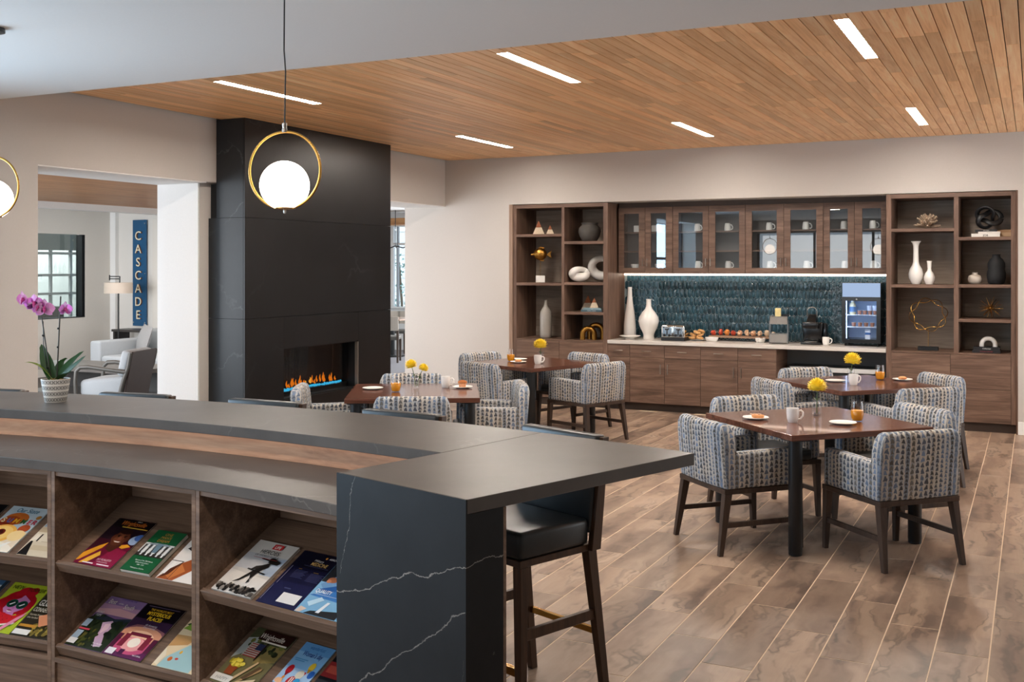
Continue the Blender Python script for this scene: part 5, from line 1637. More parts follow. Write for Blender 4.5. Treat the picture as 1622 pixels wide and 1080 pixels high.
fish = thing('fish_sculpture', 'gold fish sculpture on a white block, left bookcase middle shelf', 'sculpture', (-5.875, YS, 1.5885), R(26))
B().cbox((0, 0, 0.045), (0.12, 0.06, 0.09)).obj('base', CE, fish, bevel=0.003)
B().tube([(0, 0, 0.09), (0, 0, 0.30)], 0.004, 8).obj('rod', MT['brass'], fish)
fbody = B()
fbody.ball((0, 0, 0.375), 0.088, 20, 12, rz=0.082, ry=0.05)
fbody.tube([(-0.075, 0, 0.372), (-0.105, 0, 0.368), (-0.125, 0, 0.370)], [0.024, 0.013, 0.011], 10)
fbody.obj('body', MT['gold'], fish, smooth=60)
for nm, pts in (('tail_fin', [(0.078, 0.365), (0.125, 0.335), (0.150, 0.32), (0.136, 0.372), (0.152, 0.425), (0.122, 0.405)]), ('dorsal_fin', [(-0.04, 0.448), (0.0, 0.475), (0.06, 0.462), (0.045, 0.435)]), ('belly_fin', [(-0.02, 0.298), (0.02, 0.28), (0.055, 0.285), (0.035, 0.315)])):
    B().prism(pts, -0.006, 0.006, lambda x, y, z: (x, z, y)).obj(nm, MT['gold'], fish, bevel=0.003)
for s in (-1, 1):
    B().prism([(-0.02, 0.37), (0.035, 0.352), (0.05, 0.372), (0.03, 0.395)], s * 0.046, s * 0.056, lambda x, y, z: (x, z, y)).obj('side_fin', MT['gold'], fish, bevel=0.002)
    B().ball((-0.052, s * 0.036, 0.395), 0.009, 10, 6).obj('eye', MT['brass'], fish, smooth=60)


def ring_sculpture(label, loc, R0, r, rz, tilt, lift, sq=1.0):
    b = B()
    n = 40
    pts, rad = [], []
    for k in range(n):
        a = 2 * PI * k / n
        pts.append((R0 * 1.15 * cos(a), 0.03 * sin(2 * a), lift + R0 * sq * sin(a)))
        rad.append(r * (1.0 + 0.28 * cos(a + 2.2)))
    b.tube(pts, rad, 14, closed=True)
    o = b.obj('ring_sculpture', CE, None, loc, (R(tilt), 0, R(rz)), smooth=80)
    return tag(o, label, 'sculpture', 'white ring sculptures')


ring_sculpture('smaller white ceramic ring lying low on the left bookcase', (-5.285, YS - .05, 1.5985), 0.082, 0.048, 30, 0, 0.115, 0.62)
ring_sculpture('larger white ceramic ring half hidden by the bookcase side panel', (-5.085, YS + .2, 1.5985), 0.112, 0.050, 8, 0, 0.19)
lathe_thing('bottle_vase', 'tall grey glazed bottle vase, bottom left shelf of the left bookcase', 'vase', (-5.795, YS, 0.8565), [(0.0, 0.0), (0.062, 0.0), (0.074, 0.0113), (0.08, 0.0564), (0.08, 0.2914), (0.074, 0.3431), (0.05, 0.3854), (0.028, 0.4136), (0.018, 0.4465), (0.016, 0.4841), (0.02, 0.4982), (0.013, 0.4982), (0.012, 0.4324), (0.0, 0.4136)], plain('#9d9790', 0.12, var=0.05, name='grey_glaze'), 32)


def book(label, loc, w, d, h, rz, cover, text=None, tcol='#202020', ts=0.6, group='books lying on the shelves', tbold=0.0):
    root = thing('book', label, 'book', loc, R(rz), group)
    cm = plain(cover, 0.45, name='book_cover')
    B().box(-w / 2 + 0.004, w / 2 - 0.004, -d / 2 + 0.003, d / 2 - 0.004, 0.003, h - 0.003).obj('pages', PAGES, root)
    b = B()
    b.box(-w / 2, w / 2, -d / 2, d / 2, 0, 0.0028)
    b.box(-w / 2, w / 2, -d / 2, d / 2, h - 0.0028, h)
    b.box(-w / 2, w / 2, -d / 2, -d / 2 + 0.0028, 0.0028, h - 0.0028)
    b.obj('cover', cm, root)
    if text:
        t = B()
        for p in glyphs(text, h * ts, 'CENTER', tbold):
            t.poly([(x, -d / 2 - 0.0004, z + h * (0.5 - ts * 0.36)) for x, z in p])
        t.obj('spine_title', plain(tcol, 0.5, name='ink'), root, fix=False)
    return root


book('lower blue-grey book under the pyramid on the left bookcase', (-5.10, YS - .02, 1.2185), 0.29, 0.20, 0.026, 0, '#3f5a66', 'COASTAL GARDENS', '#cfd6d8', 0.5)
book('upper pale blue book under the pyramid on the left bookcase', (-5.095, YS - .02, 1.2447), 0.25, 0.19, 0.022, 2, '#7e98a3', 'LIGHT', '#e4e9ea', 0.5)
pyramid('wood-tipped pyramid standing on two blue books in the left bookcase', (-5.10, YS - 0.02, 1.2669), 0.135, 20)


def arch(label, loc, r0, r, rz, mat, group=None, leg=0.05):
    pts = [(-r0, 0, 0.0), (-r0, 0, leg * .5)] + [(-r0 * cos(PI * k / 16), 0, leg + r0 * sin(PI * k / 16)) for k in range(17)] + [(r0, 0, leg * .5), (r0, 0, 0.0)]
    o = B().tube(pts, r, 12).obj('arch_sculpture', mat, None, loc, R(rz), smooth=50)
    return tag(o, label, 'sculpture', group)


arch('near gold arch sculpture on the lowest right shelf of the left bookcase', (-5.165, YS - 0.06, 0.8565), 0.075, 0.034, 20, MT['gold'], 'gold arches', 0.07)
arch('taller gold arch sculpture standing just behind the first one', (-5.105, YS + 0.06, 0.8565), 0.085, 0.034, 15, MT['gold'], 'gold arches', 0.10)

# right bookcase
coral = thing('coral_ornament', 'spiky bronze coral ornament, top left shelf of the right bookcase', 'ornament', (-1.085, YS, 2.2245))
rcx = random.Random(9)
BRZ = plain('#a8927c', 0.55, 0.0, var=0.2, name='bronze_coral')
B().ball((0, 0, 0.03), 0.05, 14, 7, rz=0.028).obj('core', BRZ, coral, smooth=60)
for k in range(64):
    el_ = R(4 + 84 * ((k * 0.7548) % 1))
    a = 2 * PI * k * 0.381966
    d = Vector((cos(a) * cos(el_), sin(a) * cos(el_), sin(el_)))
    p1 = d * rcx.uniform(0.13, 0.165)
    p1.z = max(0.014, p1.z + 0.018)
    mid = p1 * 0.6 + Vector((0, 0, 0.01))
    B().tube([d * 0.03 + Vector((0, 0, 0.02)), mid, p1], [0.013, 0.0115, 0.009], 6).obj('branch', BRZ, coral, smooth=60)
lathe_thing('vase', 'tall white long-necked vase with flared mouth, right bookcase', 'vase', (-1.20, YS, 1.6005), [(0.0, 0.0), (0.041, 0.0), (0.0492, 0.01), (0.0763, 0.07), (0.0804, 0.115), (0.0672, 0.17), (0.041, 0.215), (0.0312, 0.25), (0.0279, 0.36), (0.0295, 0.43), (0.0377, 0.46), (0.0558, 0.485), (0.0508, 0.487), (0.0262, 0.44), (0.023, 0.3), (0.0, 0.28)], CE, 36)
lathe_thing('vase', 'short white vase with a bulb body beside the tall one', 'vase', (-1.055, YS - 0.03, 1.6005), [(0.0, 0.0), (0.0365, 0.0), (0.0405, 0.006), (0.0575, 0.05), (0.0591, 0.08), (0.0446, 0.125), (0.0243, 0.15), (0.0194, 0.175), (0.0243, 0.24), (0.03, 0.262), (0.0251, 0.262), (0.0162, 0.19), (0.0, 0.17)], CE, 32)
lathe_thing('vase', 'small round cream vase left of the black vase', 'vase', (-0.589, YS, 1.6055), [(0.0, 0.0), (0.0387, 0.0), (0.0645, 0.0261), (0.0714, 0.0566), (0.0602, 0.0914), (0.0301, 0.1061), (0.0267, 0.1218), (0.031, 0.1279), (0.0241, 0.1279), (0.0206, 0.1087), (0.0, 0.0957)], plain('#c9bfb2', 0.4, name='cream_glaze'), 32)
lathe_thing('vase', 'large matt black gourd-shaped vase in the right bookcase', 'vase', (-0.372, YS, 1.6055), [(0.0, 0.0), (0.0675, 0.0), (0.081, 0.0106), (0.0954, 0.0704), (0.0963, 0.1144), (0.0846, 0.1628), (0.0882, 0.198), (0.0864, 0.2332), (0.0675, 0.2728), (0.0432, 0.2948), (0.0387, 0.3168), (0.0468, 0.3274), (0.0396, 0.3274), (0.0324, 0.2904), (0.0, 0.264)], plain('#191b1e', 0.75, name='matt_black'), 36)
book('white book with a large three-letter title under the knot', (-0.475, YS - .03, 2.1225), 0.285, 0.20, 0.036, 0, '#dedbd6', 'JOB', '#1c1c1c', 0.85, tbold=.02)
book('thin white book second in the stack under the knot', (-0.445, YS - .02, 2.1587), 0.22, 0.18, 0.022, 4, '#d6d2cb', 'INTERIORS', '#8a8680', 0.5)
book('slim black book on top of the stack under the knot', (-0.475, YS - .02, 2.1809), 0.22, 0.17, 0.024, 3, '#1a1a1c', 'ONE TEAM', '#cfcac0', 0.5)
book('tan book at the bottom right behind the white books', (-0.30, YS + .09, 2.1225), 0.20, 0.15, 0.05, -8, '#a98a66')
book('brown book on the tan book behind the white stack', (-0.30, YS + .09, 2.1727), 0.19, 0.15, 0.03, -5, '#8f6b45')
kn = B()
kp = []
for k in range(90):
    t = 2 * PI * k / 90
    q = (0.085 + 0.042 * cos(3 * t))
    kp.append((q * cos(2 * t) * 1.05, 0.045 * sin(3 * t), 0.135 + q * sin(2 * t) * 0.92))
kn.tube(kp, 0.029, 12, closed=True, flat=0.55)
tag(kn.obj('knot_sculpture', plain('#141517', 0.45, name='black_resin'), None, (-0.455, YS - .02, 2.2035), R(10), smooth=60), 'black looped knot sculpture on books in the right bookcase', 'sculpture')
gs = thing('wire_sculpture', 'gold interlaced wire ring sculpture on a black block', 'sculpture', (-1.07, YS, 0.8565))
B().cbox((0.0, 0, 0.022), (0.215, 0.09, 0.044)).obj('base', MT['black'], gs, bevel=0.003)
B().tube([(0, 0, 0.044), (0, 0, 0.235)], 0.003, 8).obj('rod', MT['brass'], gs)
for k, ph in enumerate((0, PI / 8)):
    w_ = []
    for i in range(96):
        a = 2 * PI * i / 96
        q = 0.165 + 0.026 * cos(4 * a + (PI * k))
        w_.append((q * 1.08 * cos(a + .2), 0.008 * sin(8 * a + PI * k), 0.40 + q * sin(a + .2)))
    B().tube(w_, 0.0045, 6, closed=True).obj('wire_ring', MT['brass'], gs, smooth=60)
ob = thing('starburst_ornament', 'gold starburst ornament in the right bookcase', 'ornament', (-0.43, YS, 1.2285))
B().ball((0, 0, 0.115), 0.022, 14, 8).obj('core', MT['brass'], ob, smooth=60)
for k in range(26):
    z = 1 - 2 * (k + .5) / 26
    a = k * 2.39996
    rr_ = math.sqrt(1 - z * z)
    d = Vector((rr_ * cos(a), rr_ * sin(a), z))
    ln = 0.13 if d.z > -0.86 else 0.112
    if d.z < -0.86:
        d = Vector((d.x, d.y, -0.86)).normalized()
    B().tube([Vector((0, 0, 0.115)) + d * 0.018, Vector((0, 0, 0.115)) + d * min(ln, 0.113 / max(0.3, -d.z) if d.z < 0 else ln)], [0.0046, 0.003], 6).obj('spike', MT['brass'], ob)
book('thick black book at the bottom under the white arch', (-0.468, YS - .03, 0.8565), 0.28, 0.20, 0.032, 0, '#1b1719', 'MODERN HOUSES', '#8a2f36', 0.5)
book('upper black book with white lettering under the white arch', (-0.465, YS - .03, 0.8887), 0.265, 0.19, 0.032, 0, '#141416', 'Collection', '#e6e3dd', 0.62)
arch('white arch sculpture on two black books, right bookcase', (-0.45, YS - .03, 0.9209), 0.068, 0.024, 0, CE, None, 0.022)

# ================================================================ mugs and bowls in the wall cabinets
ux = [-3.81, -3.425, -2.907, -2.469, -2.024, -1.699]
cn = ['second cabinet left door', 'second cabinet right door', 'third cabinet left door', 'third cabinet right door', 'last cabinet left door', 'last cabinet right door']
m0 = None
for row, (z, rn) in enumerate(((2.2435, 'upper'), (1.7725, 'lower'))):
    for k, x in enumerate(ux):
        lab = 'upside-down white mug on the %s shelf, %s' % (rn, cn[k])
        zz = z + 0.0955
        if m0 is None:
            m0 = make_mug(lab, (x, 13.05, zz), (PI, 0, R(-20)), 'upside-down mugs in the wall cabinets')
        else:
            dup(m0, (x + (0.01 if row else 0), 13.05, zz), (PI, 0, R(-20 + 7 * k)), lab)
for x, z, lab in [(-4.579, 2.2435, 'square white dish behind the left door of the first wall cabinet, up high'), (-4.34, 2.2435, 'square white dish behind the right door of the first wall cabinet, up high')]:
    b = B()
    b.box(-0.06, 0.06, -0.06, 0.06, 0, 0.085)
    tag(b.obj('square_dish', CE, None, (x, 13.05, z), bevel=0.008, seg=2, smooth=40), lab, 'dish', 'square white dishes')
for x, lab in [(-4.622, 'small white bowl low behind the left door of the first wall cabinet'), (-4.298, 'small white bowl low behind the right door of the first wall cabinet')]:
    lathe_thing('bowl', lab, 'bowl', (x, 13.02, 1.7725), [(0, 0), (0.038, 0), (0.058, 0.03), (0.062, 0.058), (0.057, 0.058), (0.05, 0.03), (0, 0.008)], CE, 28, 'small white bowls in the cabinet')

# ================================================================ the coffee counter
ZK = 0.8745
lathe_thing('vase', 'tallest white bottle vase at the left end of the counter', 'vase', (-4.715, 13.06, ZK), [(0.0, 0.0), (0.0648, 0.0), (0.0765, 0.0079), (0.081, 0.0495), (0.0792, 0.1584), (0.0648, 0.297), (0.0432, 0.4356), (0.0306, 0.5445), (0.027, 0.6336), (0.0279, 0.6583), (0.0225, 0.6583), (0.0216, 0.5445), (0.0, 0.495)], CE, 36)
lathe_thing('vase', 'white vase with a wide round body beside the tallest vase', 'vase', (-4.42, 12.95, ZK), [(0, 0), (0.068, 0), (0.072, 0.01), (0.066, 0.04), (0.072, 0.07), (0.115, 0.16), (0.130, 0.225), (0.122, 0.28), (0.085, 0.34), (0.046, 0.385), (0.033, 0.42), (0.030, 0.495), (0.034, 0.51), (0.027, 0.51), (0.025, 0.42), (0, 0.38)], CE, 36)
lathe_thing('platter', 'shallow white footed platter in front of the tall vases', 'platter', (-4.62, 12.80, ZK), [(0, 0), (0.06, 0), (0.062, 0.004), (0.05, 0.012), (0.085, 0.024), (0.135, 0.044), (0.132, 0.048), (0.08, 0.03), (0, 0.022)], CE, 36)

ts = thing('toaster', 'wide four-slot chrome toaster on the counter', 'toaster', (-4.035, 12.87, ZK))
B().box(-0.15, 0.15, -0.13, 0.13, 0.016, 0.195).obj('body', plain('#c4c1bc', 0.14, 1.0, name='chrome'), ts, bevel=0.02, seg=3, smooth=45)
B().box(-0.152, 0.152, -0.135, 0.135, 0.0, 0.045).obj('base', MT['black'], ts, bevel=0.006, seg=2)
for k in range(4):
    x = -0.105 + 0.07 * k
    B().box(x - 0.016, x + 0.016, -0.10, 0.10, 0.1945, 0.1962).obj('slot', MT['black'], ts)
for s in (-1, 1):
    B().box(s * 0.072 - 0.056, s * 0.072 + 0.056, -0.138, -0.1302, 0.052, 0.160).obj('front_plate', plain('#8d8f90', 0.2, 1.0, name='dark_chrome'), ts, bevel=0.002)
    B().box(s * 0.072 - 0.006, s * 0.072 + 0.006, -0.1415, -0.138, 0.07, 0.150).obj('lever_track', MT['black'], ts)
    B().cbox((s * 0.072, -0.150, 0.142), (0.048, 0.02, 0.016)).obj('lever', MT['black'], ts, bevel=0.004, seg=2)
    for q in (-1, 1):
        kb = B().lathe([(0, 0), (0.017, 0), (0.017, 0.010), (0.013, 0.013), (0, 0.013)], 18).obj('knob', MT['black'], ts, (s * 0.072 + q * 0.032, -0.138, 0.070), smooth=40)
        kb.rotation_euler = (R(90), 0, 0)

BG = plain('#c89a62', 0.65, var=0.3, scale=35, bstr=0.2, name='bagel_crust')
BG2 = plain('#e3c79a', 0.7, var=0.15, scale=60, name='bread_crumb')
make_plate('white oval plate under the bagels on the counter', (-3.785, 12.96, ZK), 0.118, 'serving_plate', 'plate', None)
bagel = [(-3.845, 12.93, 0.030, 0, 0), (-3.745, 12.93, 0.030, 0, 8), (-3.795, 13.01, 0.030, 0, -5), (-3.84, 12.96, 0.066, 20, 10), (-3.75, 12.965, 0.064, -15, -12), (-3.785, 12.95, 0.098, 18, 8), (-3.745, 12.99, 0.108, -24, 10)]
b0 = None
bl = ['bottom left', 'bottom right', 'bottom rear', 'middle left', 'middle right', 'top', 'topmost rear']
for (x, y, z, tx_, ty_), nm in zip(bagel, bl):
    lab = 'golden cut bagel in the pile on the counter plate, ' + nm
    if b0 is None:
        b0 = thing('bagel', lab, 'bagel', (x, y, ZK + z), (R(tx_), R(ty_), 0), 'bagels on the counter plate')
        B().tube([(0.030 * cos(2 * PI * k / 24), 0.030 * sin(2 * PI * k / 24), 0.004) for k in range(24)], 0.0185, 10, closed=True, flat=0.85).obj('crust', BG, b0, smooth=60)
        B().lathe([(0.013, -0.0115), (0.030, -0.0130), (0.0465, -0.0105), (0.030, -0.0105), (0.013, -0.0115)], 24).obj('cut_face', BG2, b0, smooth=60)
    else:
        dup(b0, (x, y, ZK + z), (R(tx_), R(ty_), R(31 * x * 100 % 90)), lab)


def bowl_oval(name, label, loc, sx, sy, h):
    o = B().lathe([(0, 0), (0.72, 0), (0.80, 0.05), (0.95, 0.6), (1.0, 1.0), (0.95, 1.0), (0.9, 0.6), (0.72, 0.12), (0, 0.1)], 32).obj(name, CE, None, loc, smooth=45)
    for v in o.data.vertices:
        v.co = (v.co.x * sx, v.co.y * sy, v.co.z * h)
    return tag(o, label, 'bowl')


bowl_oval('bowl', 'low white oval dish in front of the bagels', (-3.585, 12.90, ZK), 0.085, 0.055, 0.05)
bowl_oval('bowl', 'white round ramekin near the wire rack', (-2.99, 12.93, ZK), 0.062, 0.062, 0.055)
bd = thing('serving_board', 'raised wooden serving board with wrapped pastries', 'board', (-3.23, 13.07, ZK))
B().box(-0.42, 0.42, -0.085, 0.085, 0.040, 0.064).obj('board', wood('board_wood', '#6b5140', '#8d705a', '#a68a70', axis=0), bd, bevel=0.003)
for s in (-1, 1):
    B().box(s * 0.36 - 0.012, s * 0.36 + 0.012, -0.07, 0.07, 0, 0.040).obj('foot', MT['black'], bd)
wr = [plain(c, 0.3, var=0.35, scale=40, name='wrapped_pastry') for c in ('#b8432c', '#d98a45', '#c99a78', '#d3b090', '#b56a48', '#dcc3a6')]
rw_ = random.Random(8)
wlab = ['red-wrapped snack at the left end of the board', 'red and white snack second on the board', 'orange pastry third on the board', 'glossy red-orange pastry fourth on the board', 'pale wrapped roll fifth on the board', 'pale wrapped roll in the middle of the board', 'pink-brown wrapped roll seventh on the board', 'wrapped roll eighth on the board', 'cream wrapped bun ninth on the board', 'cream wrapped bun at the right end of the board']
for k in range(10):
    x = -3.60 + 0.083 * k
    ci = (0, 0, 1, 0, 2, 3, 2, 3, 5, 5)[k]
    root = thing('wrapped_pastry', wlab[k], 'pastry', (x, 13.05 + rw_.uniform(-.02, .02), ZK + 0.0645), R(rw_.uniform(-10, 10)), 'wrapped pastries on the board')
    b = B()
    hh_ = rw_.uniform(0.030, 0.042)
    b.ball((0, 0, hh_), rw_.uniform(0.028, 0.033), 12, 7, rz=hh_, ry=rw_.uniform(.030, .042))
    for v in b.bm.verts:
        v.co += Vector((rw_.uniform(-.008, .008), rw_.uniform(-.007, .007), rw_.uniform(-.006, .006)))
        v.co.z = max(0.0, v.co.z)
    b.obj('roll', wr[ci], root, smooth=40)
    c = B()
    for s in (-1, 1):
        c2 = B()
        pts = []
        for q in range(5):
            pts.append((s * (0.030 + 0.009 * (q % 2 == 0)), -0.022 + 0.011 * q, 0.040 + 0.010 * (q % 2)))
        base = [(s * 0.024, 0, 0.022)]
        vs = [c2.bm.verts.new(p) for p in base + pts]
        for i in range(1, 5):
            c2.face([vs[0], vs[i], vs[i + 1]])
        bmesh.ops.solidify(c2.bm, geom=c2.bm.faces[:], thickness=0.0006)
        c2.obj('wrapper_end', plain('#dfd6cf', 0.25, var=0.1, name='cellophane'), root)

# two-tier wire rack with tea boxes
rk = thing('wire_rack', 'two-tier grey wire rack on the counter', 'rack', (-2.755, 12.88, ZK), R(8))
GW = plain('#77797a', 0.4, 0.7, name='grey_wire')
for sx in (-1, 1):
    for sy in (-1, 1):
        B().tube([(sx * 0.105, sy * 0.085, 0), (sx * 0.105, sy * 0.085, 0.275)], 0.004, 6).obj('post', GW, rk)
MESH = None
for z0, z1 in ((0.015, 0.115), (0.235, 0.325)):
    b = B()
    for a, c in (((-0.1, -0.08), (0.1, -0.08)), ((0.1, -0.08), (0.1, 0.08)), ((0.1, 0.08), (-0.1, 0.08)), ((-0.1, 0.08), (-0.1, -0.08))):
        b.bar((*a, (z0 + z1) / 2), (*c, (z0 + z1) / 2), 0.002, z1 - z0)
    b.box(-0.1, 0.1, -0.08, 0.08, z0, z0 + 0.002)
    bsk = b.obj('basket', plain('#8e8b87', 0.6, 0.3, var=0.3, scale=160, name='wire_mesh'), rk)
    B().tube([(-0.102, -0.082, z1), (0.102, -0.082, z1), (0.102, 0.082, z1), (-0.102, 0.082, z1)], 0.004, 6, closed=True).obj('rim', GW, bsk)
tea = [(-0.055, 0.0, 'small white carton at the left of the rack top'), (0.0, -0.03, 'small white carton in the middle of the rack top'), (0.055, 0.01, 'grey carton at the right of the rack top')]
for k, (dx, dy, lab) in enumerate(tea):
    o = B().box(-0.024, 0.024, -0.03, 0.03, 0, 0.08).obj('tea_box', plain(('#d8d3ca', '#e0dcd4', '#6d6a66')[k], 0.6), None, (-2.755 + dx, 12.88 + dy, ZK + 0.2385), bevel=0.002)
    tag(o, lab, 'box', 'boxes in the wire rack')
o = B().box(-0.034, 0.034, -0.012, 0.012, 0, 0.105).obj('tea_box', plain('#d9c98e', 0.5, var=0.15, scale=30), None, (-2.757, 12.845, ZK + 0.3195), bevel=0.002)
tag(o, 'pale yellow packet standing up on the wire rack', 'packet')
o = B().box(-0.05, 0.05, -0.03, 0.03, 0, 0.025).obj('tea_box', MT['black'], None, (-2.70, 12.93, ZK + 0.3255), bevel=0.003)
tag(o, 'flat black box lying on the right of the wire rack', 'box')

cm_ = thing('coffee_maker', 'black pod coffee maker with a raised chrome handle', 'coffee maker', (-2.375, 12.97, ZK))
BP = plain('#111214', 0.22, var=0.1, name='gloss_black')
B().box(-0.115, 0.115, -0.15, 0.12, 0, 0.032).obj('base', BP, cm_, bevel=0.010, seg=3, smooth=40)
B().hexa([(-0.105, -0.02, 0.03), (0.105, -0.02, 0.03), (0.105, 0.12, 0.03), (-0.105, 0.12, 0.03), (-0.125, -0.02, 0.262), (0.125, -0.02, 0.262), (0.125, 0.12, 0.262), (-0.125, 0.12, 0.262)]).obj('body', BP, cm_, bevel=0.02, seg=3, smooth=40)
B().hexa([(-0.085, -0.16, 0.19), (0.085, -0.16, 0.19), (0.085, 0.0, 0.19), (-0.085, 0.0, 0.19), (-0.095, -0.16, 0.268), (0.095, -0.16, 0.268), (0.095, 0.0, 0.268), (-0.095, 0.0, 0.268)]).obj('brew_head', BP, cm_, bevel=0.015, seg=3, smooth=40)
B().hexa([(-0.06, -0.10, 0.262), (0.06, -0.10, 0.262), (0.06, 0.07, 0.262), (-0.06, 0.07, 0.262), (-0.045, -0.02, 0.36), (0.045, -0.02, 0.36), (0.045, 0.06, 0.34), (-0.045, 0.06, 0.34)]).obj('lifted_lid', BP, cm_, bevel=0.012, seg=2, smooth=40)
B().box(-0.07, 0.07, -0.15, -0.03, 0.032, 0.040).obj('drip_tray', MT['steel'], cm_, bevel=0.003)
B().tube([(-0.055, -0.02, 0.33), (-0.058, -0.03, 0.39)] + [(-0.056 * cos(PI * k / 10), -0.035, 0.395 + 0.045 * sin(PI * k / 10)) for k in range(11)] + [(0.055, -0.02, 0.33)], 0.006, 8).obj('handle', MT['steel'], cm_, smooth=60)
B().box(0.126, 0.165, -0.01, 0.115, 0.02, 0.25).obj('water_tank', plain('#1b1d20', 0.15, name='dark_tank'), cm_, bevel=0.01, seg=2, smooth=40)
make_mug('white mug on the counter between the coffee maker and the fridge', (-2.2, 12.85, ZK), R(0), None)

# ---------------------------------------------------------------- mini fridge
fr = thing('mini_fridge', 'black glass-door mini fridge with a lit sign on the counter', 'fridge', (-1.80, 12.98, ZK))
w0, w1, fy0, fy1, fz0, fz1 = -0.215, 0.215, -0.12, 0.20, 0.035, 0.735
b = B()
b.box(w0, w0 + 0.03, fy0, fy1, fz0, fz1)
b.box(w1 - 0.03, w1, fy0, fy1, fz0, fz1)
b.box(w0 + 0.03, w1 - 0.03, fy1 - 0.02, fy1, fz0, fz1)
b.box(w0 + 0.03, w1 - 0.03, fy0, fy1 - 0.02, fz0, fz0 + 0.045)
b.box(w0 + 0.03, w1 - 0.03, fy0, fy1 - 0.02, 0.535, fz1)
b.obj('cabinet', BP, fr)
LI = plain('#c9d6e6', 0.5, var=0.02, name='fridge_liner')
b = B()
b.box(w0 + 0.03, w0 + 0.036, fy0 + 0.02, fy1 - 0.021, 0.081, 0.534)
b.box(w1 - 0.036, w1 - 0.03, fy0 + 0.02, fy1 - 0.021, 0.081, 0.534)
b.box(w0 + 0.036, w1 - 0.036, fy1 - 0.027, fy1 - 0.021, 0.081, 0.534)
b.obj('liner', LI, fr)
door = B()
door.box(w0, w0 + 0.045, fy0 - 0.03, fy0 - 0.002, fz0, 0.565)
door.box(w1 - 0.045, w1, fy0 - 0.03, fy0 - 0.002, fz0, 0.565)
door.box(w0 + 0.045, w1 - 0.045, fy0 - 0.03, fy0 - 0.002, fz0, fz0 + 0.04)
door.box(w0 + 0.045, w1 - 0.045, fy0 - 0.03, fy0 - 0.002, 0.525, 0.565)
dr = door.obj('door', BP, fr)
B().box(w0 + 0.045, w1 - 0.045, fy0 - 0.018, fy0 - 0.014, fz0 + 0.04, 0.525).obj('glass_pane', thin_glass('fridge_glass', (0.93, 0.96, 1, 1), 0.03), dr)
B().lathe([(0, 0), (0.008, 0), (0.008, 0.006), (0, 0.006)], 12).obj('lock', MT['steel'], dr, (-0.05, fy0 - 0.03, 0.545)).rotation_euler = (R(90), 0, 0)
B().box(w0 + 0.006, w1 - 0.006, fy0 - 0.026, fy0 - 0.002, 0.572, 0.732).obj('sign_box', emit('#b4cbee', 0.85, 'lit_sign'), fr)
for z in (0.215, 0.355):
    B().box(w0 + 0.037, w1 - 0.037, fy0 + 0.03, fy1 - 0.03, z, z + 0.008).obj('shelf', plain('#dfe8f2', 0.4, name='fridge_shelf'), fr)
for s in (-1, 1):
    for y in (fy0 + 0.03, fy1 - 0.03):
        B().lathe([(0, 0), (0.014, 0), (0.018, 0.036), (0, 0.036)], 12).obj('foot', MT['black'], fr, (s * 0.18, y, 0))
B().box(w0 + 0.039, w0 + 0.045, fy0 + 0.005, fy0 + 0.02, 0.09, 0.53).obj('inner_lamp', emit('#b9d4ff', 22.0, 'fridge_lamp'), fr)
B().box(w0 + 0.05, w1 - 0.05, fy0 + 0.005, fy0 + 0.02, 0.529, 0.5345).obj('inner_lamp', emit('#b9d4ff', 22.0, 'fridge_lamp2'), fr)
FX, FY = -1.80, 12.98
jb = thing('juice_bottle', 'tall plastic juice bottle at the left inside the fridge', 'bottle', (FX - 0.115, FY + 0.0, ZK + 0.3635))
B().lathe([(0, 0), (0.036, 0), (0.038, 0.01), (0.038, 0.10), (0.030, 0.125), (0.015, 0.142), (0.015, 0.150), (0, 0.150)], 20).obj('bottle', plain('#d9c79a', 0.25, name='bottle_plastic'), jb, smooth=40)
B().lathe([(0.0385, 0.03), (0.0386, 0.09)], 20).obj('label_sleeve', plain('#5b7a9a', 0.5), jb)
B().lathe([(0, 0.150), (0.017, 0.150), (0.017, 0.164), (0, 0.164)], 16).obj('cap', plain('#e0d8c8', 0.5), jb, smooth=40)
yg = None
for row, (z, n, x0, rn) in enumerate(((0.3635, 4, -0.035, 'middle'), (0.2235, 4, -0.10, 'lower'))):
    for k in range(n):
        lab = 'brown-topped yogurt pot, number %s from the left on the %s fridge shelf' % (('one', 'two', 'three', 'four')[k], rn)
        loc = (FX + x0 + 0.062 * k * (0.95 if row == 0 else 1.12), FY - 0.02, ZK + z)
        if yg is None:
            yg = thing('yogurt_pot', lab, 'yogurt', loc, 0, 'yogurt pots in the fridge')
            B().lathe([(0, 0), (0.020, 0), (0.026, 0.045), (0, 0.045)], 18).obj('pot', plain('#9c6a52', 0.5, var=0.3, scale=60), yg, smooth=40)
            B().lathe([(0, 0.0455), (0.0275, 0.0455), (0.0275, 0.048), (0, 0.048)], 18).obj('lid', plain('#ded6ce', 0.4), yg, smooth=40)
        else:
            dup(yg, loc, 0, lab)
for k, lab in enumerate(('left white tub stacked on the yogurt pots in the fridge', 'right white tub stacked on the yogurt pots in the fridge')):
    lathe_thing('white_tub', lab, 'tub', (FX + 0.075 + 0.062 * k, FY - 0.02, ZK + 0.4120), [(0, 0), (0.022, 0), (0.027, 0.05), (0.028, 0.056), (0, 0.056)], plain('#dfe3ea', 0.5), 18, 'white tubs in the fridge')
mc = thing('milk_carton', 'small blue and white carton on the fridge floor', 'carton', (FX + 0.06, FY - 0.03, ZK + 0.0805))
B().box(-0.028, 0.028, -0.028, 0.028, 0, 0.085).obj('carton', plain('#e6ebf2', 0.5), mc)
B().box(-0.0285, 0.0285, -0.0285, 0.0285, 0.05, 0.075).obj('blue_band', plain('#2f5f9e', 0.5), mc)
